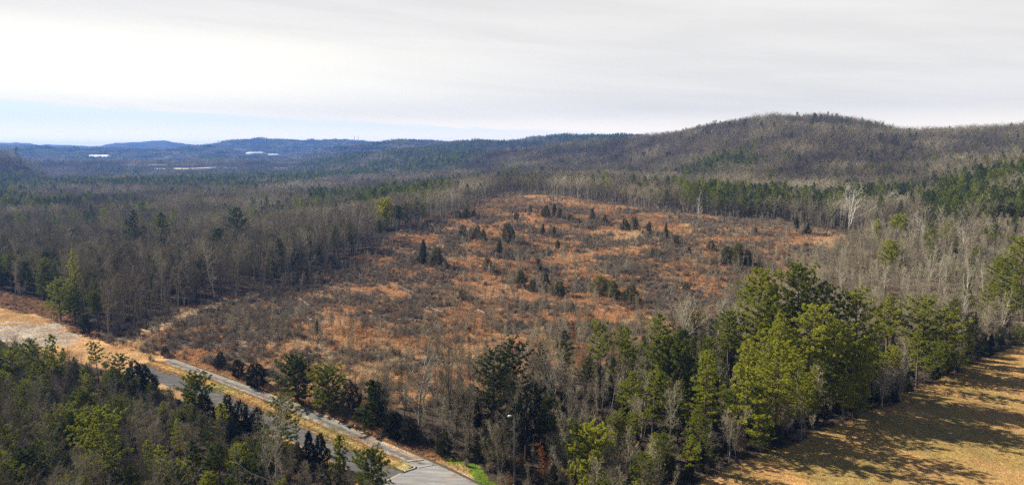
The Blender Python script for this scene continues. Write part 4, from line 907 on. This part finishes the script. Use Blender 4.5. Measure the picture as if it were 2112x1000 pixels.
q = np.vstack([VG[0][VG[0][:, 1] < 142][::2], VG[2][::3]]); q = q + rng.normal(size=q.shape) * .12; n = len(q); put('field_grass', q[:, 0], q[:, 1], q[:, 0] * 0 + .04, U(.25, .5, n), U(.1, .6, n), pick(n, 'straw'), 'straw')
i = np.where(grn)[0]; i = np.r_[i, i]; n = len(i); put('green_grass', X[i] + U(-.5, .5, n), Y[i] + U(-.5, .5, n), Z[i], U(.7, 1.2, n), U(.95, 1, n), pick(n, 'straw'), 'straw')
# --- middle distance and far woods
def pineprob(px, py, r, X, Y):
    n1 = near_noise(X, Y, 45, 81); n2 = near_noise(X, Y, 140, 82); px = px + (near_noise(X, Y, 230, 83) - .5) * 420 * sm(r, 500, 1500); p = .035 + .09 * sm(n1, .60, .75)
    def bump(m, a): return np.where(m, a, 0)
    p = p + bump((px > 1400) & (px < 1790) & (r > 425) & (r < 545), .45) * sm(n1, .3, .5)
    p = p + bump((px > 1730) & (r > 380) & (r < 600), .85) * sm(n1, .36, .54)
    p = p + bump((px < 640) & (r > 950) & (r < 2000), .62) * sm(n2, .38, .6) + bump((px < 260) & (r > 480) & (r < 1100), .55) * sm(n1, .4, .6) * sm(-px, -260, -60)
    p = p + bump((px > 600) & (px < 960) & (r > 1300) & (r < 2350), .85) * sm(n1, .3, .5)
    p = p + bump((px > 1170) & (px < 1430) & (r > 1900) & (r < 2600), .8) + bump((px > 990) & (px < 1180) & (r > 1900) & (r < 2400), .5) * sm(n1, .4, .5)
    p = p + bump((px > 640) & (px < 930) & (r > 500) & (r < 760), .55) * sm(n1, .4, .55)
    p = p + bump((px > 1390) & (px < 1560) & (r > 720) & (r < 860), .6) * sm(n1, .4, .55) + bump(r > 2600, .25) * sm(n2, .45, .6)
    return np.clip(p, 0, .95)
for sp, r0, r1, kb, kp in ((5.0, 430, 760, 'b_mid', 'p_mid'), (6.2, 760, 1300, 'b_mid', 'p_mid'), (8.2, 1300, 2700, 'b_far', 'p_far'), (33, 2700, 5200, 'b_patch', 'p_patch')):
    X, Y, Z, px, py, r = jgrid(sp, r0, r1); wx_, wy_ = warp(X, Y, Z); ok = ~(inz(wx_, wy_, r, Z_CLEAR) & (r < 560)) & ~(inz(px, py, r, Z_SCRUB) & (r < 460))
    ok &= clear_of_heroes(X, Y, 2) if r1 < 800 else True
    ok &= ~((px > 180) & (px < 405) & (r > 2380) & (r < 2960)) & ~((px > 300) & (px < 595) & (r > 1960) & (r < 2130)) & ~((px > 480) & (px < 600) & (r > 2850) & (r < 3420)) & ~((px > 592) & (px < 640) & (r > 1690) & (r < 1850))
    # skip what the slopes hide well behind a crest
    d2 = np.hypot(X, Y); vis_ = np.ones(len(X), bool)
    for f in (.55, .65, .75, .83, .9, .95):
        hz = height(X * f, Y * f) - 4; vis_ &= hz < CH + (Z + 22 - CH) * f + 3
    ok &= vis_; X, Y, Z, px, py, r = [a[ok] for a in (X, Y, Z, px, py, r)]
    tn = fbm(X / 38, Y / 38, 91, 4); pp = pineprob(px, py, r, X, Y); u = rng.random(len(X))
    b = u > pp; i = np.where(b)[0]; n = len(i)
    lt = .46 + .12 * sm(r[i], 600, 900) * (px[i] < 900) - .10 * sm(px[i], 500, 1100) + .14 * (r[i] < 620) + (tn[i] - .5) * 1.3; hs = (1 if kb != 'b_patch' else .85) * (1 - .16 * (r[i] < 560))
    low = 1 - .45 * ((r[i] > 1500) & (r[i] < 2060) & (px[i] < 700))
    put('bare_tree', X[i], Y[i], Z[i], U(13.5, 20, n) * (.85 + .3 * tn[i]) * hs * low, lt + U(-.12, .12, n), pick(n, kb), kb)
    i = np.where(~b)[0]; n = len(i); hs = 1; low = 1 - .4 * ((r[i] > 1500) & (r[i] < 2060) & (px[i] < 700)); put('pine_tree', X[i], Y[i], Z[i], U(13, 20, n) * hs * low, U(.12, .62, n), pick(n, kp), kp)
    if r1 < 1400:                                      # thin saplings fringing the clearing and lighter understorey
        i = np.where(rng.random(len(X)) < .18 + .5 * (r < 560))[0]; n = len(i); put('bare_sapling', X[i] + 2, Y[i], height(X[i] + 2, Y[i]), U(6, 10, n), U(.4, .85, n), pick(n, 's_mid'), 's_mid')
X, Y, Z, px, py, r = jgrid(3.4, 430, 600); m = (inz(px, py, r, Z_CLEAR)); i = np.where(m & (rng.random(len(X)) < .5))[0]; n = len(i); put('bare_sapling', X[i], Y[i], Z[i], U(2.5, 6, n), U(.4, .85, n), pick(n, 's_mid'), 's_mid')

# ------------------------------------------------------------------ the largest of each kind stand as things of their own, the rest as one mass
def screen_h(x, y, z, h):
    a, b = proj(x, y, z); c, d = proj(x, y, z + h); return a, b, c, d, b - d
ZN = [('below the road', lambda px, py: inpoly(px, py, [(-900, 520), (0, 700), (250, 760), (420, 830), (640, 935), (745, 995), (800, 1100), (1100, 1600), (-900, 1600)])),
      ('in the pine grove by the field', lambda px, py: inpoly(px, py, Z_GROVE)), ('in the right scrub', lambda px, py: inpoly(px, py, Z_SCRUB)),
      ('in the clearing', lambda px, py: inpoly(px, py, Z_CLEAR)), ('in the left wood', lambda px, py: (px < 800) & (py < 700)),
      ('behind the clearing', lambda px, py: py < 600), ('in the middle thicket', lambda px, py: py > -1)]
ORD = ['nearest one'] + [q + ' nearest' for q in 'second third fourth fifth sixth seventh eighth ninth tenth eleventh twelfth thirteenth fourteenth fifteenth sixteenth seventeenth eighteenth nineteenth twentieth'.split()]
NOUN = dict(bare_tree='bare tree', bare_sapling='bare sapling', pine_tree='pine', cedar_tree='cedar', shrub='twiggy shrub')
LOOKT = dict(bare_tree=['dark grey', 'grey brown', 'pale grey'], bare_sapling=['dark slim', 'grey slim', 'pale slim'], pine_tree=['dark green', 'mid green', 'yellow green'], cedar_tree=['black green', 'dark green', 'olive'], shrub=['dark', 'brown', 'reddish'])
MASSES = {}
QUOTA = dict(bare_tree=285, bare_sapling=290, pine_tree=295, cedar_tree=280, shrub=290)
def label_all(kind, items):
    groups = {}
    for o, cx, cy, t, h in items:
        d = [((cx - a) ** 2 + ((cy - b) * 1.5) ** 2, k_) for k_, (a, b, s, yy) in enumerate(LM)]; dist, k_ = min(d)
        a, b, s, yy = LM[k_]; dr_ = ('just left of' if cx < a else 'just right of') if abs(cx - a) > abs(cy - b) * 1.3 else ('above' if cy < b else 'below')
        lk = LOOKT[kind][0 if t < .33 else 1 if t < .62 else 2]
        groups.setdefault((lk, dr_, s), []).append((dist, o))
    for (lk, dr_, s), lst in groups.items():
        lst.sort(key=lambda q: q[0])
        for j, (d, o) in enumerate(lst):
            if len(lst) == 1: lab = f'{lk} {NOUN[kind]} {dr_} {s}'
            elif j < 20: lab = f'{lk} {NOUN[kind]} {dr_} {s}, {ORD[j]}'
            else: lab = f'one of the {lk} {NOUN[kind]}s farther out {dr_} {s}'
            if lab in used_labels and j < 20: lab = 'one more ' + lab
            used_labels.add(lab); o['label'] = lab
for kind, lst in S.items():
    if kind not in QUOTA:
        MASSES[kind] = lst; continue
    X = np.concatenate([a[0] for a in lst]); Y = np.concatenate([a[1] for a in lst]); Z = np.concatenate([a[2] for a in lst]); H_ = np.concatenate([a[3] for a in lst]); T_ = np.concatenate([a[4] for a in lst]); PI = np.concatenate([a[5] for a in lst]); FO = np.concatenate([np.full(len(a[0]), a[6]) for a in lst])
    a, b, c, d, hh = screen_h(X, Y, Z, H_)
    vis = (c > 15) & (c < 2097) & (d < 975) & (d > 0) & (np.hypot(X, Y) < 430)
    # how much of its neighbours stand in front decides what shows: prefer tops that rise clear
    if kind == 'shrub': vis &= inz(a, b, np.hypot(X, Y), Z_CLEAR) | (b < 1000) & inz(a, b, np.hypot(X, Y), Z_BANK) | inpoly(a, b, [(990, 960), (1060, 950), (1200, 985), (1420, 1005), (1200, 1100)])
    if kind == 'bare_sapling': vis &= d > 300
    sc = np.where(vis, hh, 0); quota = QUOTA[kind] - heron.get(kind, 0); order = np.argsort(-sc)[:quota]; order = order[sc[order] > 0]
    items = []
    for i in order:
        o = plant(kind, P[FO[i]][PI[i]], X[i], Y[i], Z[i], H_[i], T_[i]); tag(o, None, CATS[kind]); items.append((o, a[i], (b[i] + d[i]) / 2, T_[i], H_[i]))
        zn = next(nm for nm, f in ZN if f(np.array([a[i]]), np.array([b[i]]))[0]); o['group'] = f"{NOUN[kind]}s {zn}"
    label_all(kind, items)
    rest = np.ones(len(X), bool); rest[order] = False
    MASSES[kind] = [(X[rest], Y[rest], Z[rest], H_[rest], T_[rest], PI[rest], FO[rest])]
def mass(name, lst):
    forms = sorted({f for a in lst for f in (np.unique(a[6]) if not isinstance(a[6], str) else [a[6]])}); reg = {}; protos = []
    for f in forms:
        for j, p in enumerate(P[f]): reg[(f, j)] = len(protos); protos.append(p)
    mats = []; 
    for p in protos:
        for m in p.mats:
            if m not in mats: mats.append(m)
    Vs = []; Fs = []; Ms = []; pid = []; n = 0
    for k_, p in enumerate(protos):
        V, F, M = p.mb.arrays(); Vs.append(V); Fs.append(F + n); Ms.append(np.array([mats.index(m) for m in p.mats])[M]); pid.append(np.full(len(V), k_)); n += len(V)
    pos = []; rot = []; scl = []; tin = []; pp = []
    for X, Y, Z, H_, T_, PI, FO in lst:
        FO = np.broadcast_to(FO, X.shape); m = len(X)
        ph = np.array([P[f][j].H for f, j in zip(FO, PI)]) if m else np.zeros(0); kk = np.array([reg[(str(f), int(j))] for f, j in zip(FO, PI)], int) if m else np.zeros(0, int)
        s = H_ / ph; sw = s ** .8; pos.append(np.c_[X, Y, Z]); rot.append(np.c_[np.zeros(m), np.zeros(m), U(0, 6.283, m)]); scl.append(np.c_[sw * U(.85, 1.2, m), sw * U(.85, 1.2, m), s]); tin.append(T_); pp.append(1000 + kk)
    pos = np.vstack(pos); np_ = len(pos); V = np.vstack(Vs + [pos])
    me = np_mesh(name, V, np.vstack(Fs), np.concatenate(Ms), mats)
    z3 = np.zeros((n, 3)); set_attr(me, 'pid', 'INT', 'POINT', np.concatenate(pid + pp)); set_attr(me, 'turn', 'FLOAT_VECTOR', 'POINT', np.vstack([z3] + rot)); set_attr(me, 'size', 'FLOAT_VECTOR', 'POINT', np.vstack([z3] + scl)); set_attr(me, 'tint', 'FLOAT', 'POINT', np.concatenate([np.zeros(n)] + tin))
    ng = bpy.data.node_groups.new(name, 'GeometryNodeTree'); ng.interface.new_socket('Geometry', in_out='INPUT', socket_type='NodeSocketGeometry'); ng.interface.new_socket('Geometry', in_out='OUTPUT', socket_type='NodeSocketGeometry')
    N = ng.nodes; L = ng.links; gi = N.new('NodeGroupInput'); go = N.new('NodeGroupOutput'); jn = N.new('GeometryNodeJoinGeometry')
    def attr(nm, t): a = N.new('GeometryNodeInputNamedAttribute'); a.data_type = t; a.inputs[0].default_value = nm; return a.outputs[0]
    A = attr('pid', 'INT'); rt = attr('turn', 'FLOAT_VECTOR'); sz = attr('size', 'FLOAT_VECTOR')
    def only(v):
        c = N.new('FunctionNodeCompare'); c.data_type = 'INT'; c.operation = 'EQUAL'; L.new(A, c.inputs[2]); c.inputs[3].default_value = v
        s_ = N.new('GeometryNodeSeparateGeometry'); s_.domain = 'POINT'; L.new(gi.outputs[0], s_.inputs[0]); L.new(c.outputs[0], s_.inputs[1]); return s_.outputs[0]
    for k_ in range(len(protos)):
        io = N.new('GeometryNodeInstanceOnPoints'); L.new(only(1000 + k_), io.inputs['Points']); L.new(only(k_), io.inputs['Instance']); L.new(rt, io.inputs['Rotation']); L.new(sz, io.inputs['Scale']); L.new(io.outputs[0], jn.inputs[0])
    L.new(jn.outputs[0], go.inputs[0])
    o = link(name, me); md = o.modifiers.new('scatter', 'NODES'); md.node_group = ng; tag(o, kind='stuff')
    print('MASS', name, np_, 'points', len(protos), 'forms'); return o
lab = dict(slash=('logging_slash', 'grey broken branches and sticks littering the clearing', 'branches'), bare_tree=('bare_woodland', 'leafless grey brown forest covering the valley and slopes', 'woodland'), bare_sapling=('sapling_thicket', 'dense growth of thin bare saplings', 'thicket'), pine_tree=('pine_woodland', 'dark green pines scattered through the distant forest', 'woodland'), shrub=('undergrowth', 'low grey and brown brush under and between the trees', 'undergrowth'), broomsedge=('broomsedge_grass', 'rusty orange broomsedge covering the clearing', 'grass'), field_grass=('dry_grass', 'tan mown grass on the field and road verges', 'grass'), green_grass=('green_grass', 'vivid green grass strip beside the pavement', 'grass'), cedar_tree=('cedar_growth', 'dark small cedars among the farther trees', 'cedars'))
for kind, lst in MASSES.items():
    if sum(len(a[0]) for a in lst): nm, lb, ct = lab[kind]; tag(mass(nm, lst), lb, ct)

# ------------------------------------------------------------------ felled logs lying in the clearing
LG = [(722, 598, 780, 609), (832, 597, 868, 612), (860, 598, 846, 606), (690, 596, 705, 601), (620, 618, 640, 634), (598, 560, 612, 566), (560, 622, 590, 640), (700, 640, 742, 646), (800, 642, 850, 640), (880, 636, 925, 648), (905, 588, 960, 596), (955, 573, 990, 580),
      (1000, 620, 1030, 612), (770, 560, 800, 566), (660, 590, 700, 597), (540, 690, 575, 700), (400, 660, 430, 650), (470, 650, 500, 664), (500, 716, 540, 724), (1340, 640, 1372, 650), (1100, 528, 1130, 532), (1480, 534, 1510, 546), (1250, 520, 1280, 524), (820, 660, 860, 668), (700, 580, 720, 590), (640, 660, 668, 672), (985, 640, 1010, 652)]
used_pos = []
LG.sort(key=lambda q: (q[1] > 610, q[0])); rows = [0, 0]
O2 = ['first', 'second', 'third', 'fourth', 'fifth', 'sixth', 'seventh', 'eighth', 'ninth', 'tenth', 'eleventh', 'twelfth', 'thirteenth', 'fourteenth', 'fifteenth', 'sixteenth', 'seventeenth', 'eighteenth', 'nineteenth', 'twentieth', 'twenty first']
for j, (a, b, c, d) in enumerate(LG):
    p = np.array(gp(a, b)); q = np.array(gp(c, d)); L_ = np.linalg.norm(q - p); mid = (p + q) / 2; w = .10 + .010 * L_
    mb = MB(); D = (q - p) / L_; n = 6; pts = np.array([(p - mid) + D * L_ * t + np.r_[rng.normal(size=2) * .06, w * .7 + .25 + rng.normal() * .05] for t in np.linspace(0, 1, n)])
    mb.tube(pts, np.linspace(w, w * .35, n), 7, 0)
    for s in range(5):
        t = rng.uniform(.4, .95); s0 = pts[0] + (pts[-1] - pts[0]) * t; v = nrm(D + rng.normal(size=3) * .6 + [0, 0, .4]); mb.tube([s0, s0 + v * .8, s0 + v * 1.7 + rng.normal(size=3) * .15], [w * .4, w * .25, .02], 4, 0, False)
    row = int(b > 610); rows[row] += 1
    o = link('fallen_log', mb.mesh('fallen_log', [M_log], smooth=False), loc=mid); o['tint'] = float(rng.uniform(.3, 1))
    tag(o, f"pale fallen log in the {'lower' if row else 'upper'} clearing, {O2[rows[row] - 1]} from the left there", 'log', 'felled logs lying in the clearing')

# ------------------------------------------------------------------ street lamp
m_metal = mat('weathered_metal', bark([(0, (.10, .10, .09)), (1, (.22, .21, .19))], 1)); m_head = mat('lamp_casing', lambda k: diff(k, (.55, .55, .54))); m_lens = mat('lamp_lens', lambda k: diff(k, (.35, .36, .36)))
lx, ly, lz = gp(1061, 1008); LH = top_h(lx, ly, lz, 858)
lamp = tag(link('street_lamp', None, loc=(lx, ly, lz)), 'tall dark pole street lamp with small pale head by the road', 'street lamp')
b = MB(); b.box((0, 0, .35), (.5, .5, .7)); b.box((0, 0, .72), (.42, .42, .06)); link('base', b.mesh('base', [M_kerb2]), lamp)
b = MB(); b.tube([[0, 0, .72], [0, 0, LH * .5], [0, 0, LH]], [.13, .105, .08], 10); link('pole', b.mesh('pole', [m_metal], smooth=True), lamp)
b = MB(); b.tube([[0, 0, LH - .1], [-.15, -.05, LH + .08], [-.42, -.12, LH + .12]], [.05, .045, .04], 6); link('arm', b.mesh('arm', [m_metal]), lamp)
b = MB(); V = np.array([[-.40, -.13, .10], [-.40, .13, .10], [-1.1, .20, .02], [-1.1, -.20, .02], [-.42, -.10, .24], [-.42, .10, .24], [-1.02, .14, .2], [-1.02, -.14, .2]]) + [0, -.1, LH]
b.add(V, np.array([[0, 1, 2, 3], [4, 7, 6, 5], [0, 4, 5, 1], [1, 5, 6, 2], [2, 6, 7, 3], [3, 7, 4, 0]])); hd = link('lamp_head', b.mesh('lamp_head', [m_head]), lamp)
b = MB(); b.box((-.8, -.1, LH - .02), (.42, .26, .08)); link('lens', b.mesh('lens', [m_lens]), hd)

# ------------------------------------------------------------------ two far masts
m_mast = mat('mast_steel', lambda k: diff(k, (.16, .15, .15)))
for j, (mx, lb) in enumerate(((731.5, 'left one of two thin lattice masts on the blue ridge'), (739.5, 'right one of two thin lattice masts on the blue ridge'))):
    rr = 4680; xx = (mx - 1056) / FPX * rr * math.cos(PT); yy = rr; hz = float(height(xx, yy)); top = CH + (312.1 - (281 if j == 0 else 282)) / FPX * rr * 1.0; Hm = top - hz
    t = tag(link('radio_mast', None, loc=(xx, yy, hz)), lb, 'mast', 'radio masts on the far ridge')
    b = MB(); w = 1.7
    legs = [np.array([math.cos(a), math.sin(a), 0]) * w for a in (.5, 2.6, 4.7)]
    for q in legs: b.tube([q, q * .6 + [0, 0, Hm]], [.6, .5], 4)
    link('legs', b.mesh('legs', [m_mast]), t)
    b = MB()
    for z in np.arange(0, Hm - 6, 6.0):
        for a in range(3): f = 1 - .4 * z / Hm; b.tube([legs[a] * f + [0, 0, z], legs[(a + 1) % 3] * f + [0, 0, z + 6]], [.28, .28], 3)
    link('bracing', b.mesh('bracing', [m_mast]), t)

# ------------------------------------------------------------------ far industrial buildings
m_wht = mat('white_metal_roof', lambda k: diff(k, (.85, .85, .85))); m_wall = mat('pale_metal_wall', lambda k: diff(k, (.55, .56, .58))); m_door = mat('loading_door', lambda k: diff(k, (.18, .19, .21))); m_tan = mat('tan_roof', lambda k: diff(k, (.62, .58, .52)))
def shed(px_, r_, w, dep, h, rise, label, roofm, group='far industrial buildings', rot=0.0):
    xx = (px_ - 1056) / FPX * r_ * .9914; yy = r_; z0 = float(min(height(xx + a, yy + b) for a in (-w / 2, 0, w / 2) for b in (-dep / 2, 0, dep / 2))); zt = float(max(height(xx + a, yy + b) for a in (-w / 2, 0, w / 2) for b in (-dep / 2, 0, dep / 2)))
    h = h + zt - z0; t = tag(link('warehouse', None, loc=(xx, yy, z0)), label, 'warehouse', group); t.rotation_euler.z = rot
    b = MB(); b.box((0, 0, h / 2 - .5), (w, dep, h + 1)); link('wall', b.mesh('wall', [m_wall]), t)
    b = MB(); W2, D2 = w / 2 + 1, dep / 2 + 1; ry = D2 - .1 * dep
    V = np.array([[-W2, -D2, h + .05], [W2, -D2, h + .05], [W2, D2, h + .05], [-W2, D2, h + .05], [-W2 + w * .06, 0, h + rise], [W2 - w * .06, 0, h + rise]])
    b.add(V[[0, 1, 5, 4]], np.array([[0, 1, 2, 3]])); b.add(V[[2, 3, 4, 5]], np.array([[0, 1, 2, 3]])); b.add(V[[0, 4, 3]], np.array([[0, 1, 2]])); b.add(V[[1, 2, 5]], np.array([[0, 1, 2]])); b.add(V[[0, 3, 2, 1]], np.array([[0, 1, 2, 3]])); link('roof', b.mesh('roof', [roofm]), t)
    for s in np.linspace(-.4, .4, max(2, int(w / 22))): b = MB(); b.box((s * w, -dep / 2 - .15, 2.6 + zt - z0), (5, .3, 4.6)); link('door', b.mesh('door', [m_door]), t)
shed(205, 2860, 84, 60, 9, 9, 'large white gable roofed warehouse at the far left of the valley', m_wht)
shed(283, 2800, 20, 20, 5, 2, 'small pale shed right of the large white warehouse', m_tan)
shed(316, 2840, 46, 30, 6, 2, 'long low white building in the middle of the industrial ground', m_wht)
shed(338, 2700, 32, 24, 5, 1.5, 'short low building right of the long low white building', m_tan)
shed(302, 2650, 24, 20, 4, 1.5, 'small tan building in front of the long low one', m_tan)
shed(262, 2920, 30, 24, 6, 2, 'small white shed between the large warehouse and the low building', m_wht)
shed(366, 2900, 40, 24, 5, 2, 'pale flat building at the right end of the industrial ground', m_tan)
shed(350, 3000, 30, 30, 7, 2, 'white box building behind the short low one', m_wht)
shed(528, 3350, 78, 60, 10, 3, 'left wing of the very long white warehouse below the blue ridge', m_wht, 'wings of the very long warehouse')
shed(562, 3380, 62, 50, 9, 3, 'right wing of the very long white warehouse below the blue ridge', m_wht, 'wings of the very long warehouse')

# ------------------------------------------------------------------ air
zs = gV[:, 2]; lo, hi = float(zs.min()) - 1, float(max(zs.max(), CH)) + 24
hb_ = MB(); hb_.box((0, 0, (lo + hi) / 2), (18400, 18400, hi - lo))
hm = bpy.data.materials.new('haze'); hm.use_nodes = True; k = NT(hm.node_tree)
pv = k.n('ShaderNodeVolumePrincipled'); pv.inputs['Color'].default_value = (.15, .37, 1.0, 1); pv.inputs['Density'].default_value = 1.05e-4; pv.inputs['Anisotropy'].default_value = .2
ho_ = k.n('ShaderNodeOutputMaterial'); k.l(pv.outputs[0], ho_.inputs['Volume'])
tag(link('haze', hb_.mesh('haze', [hm])), kind='stuff')
print('objects', len(bpy.data.objects))
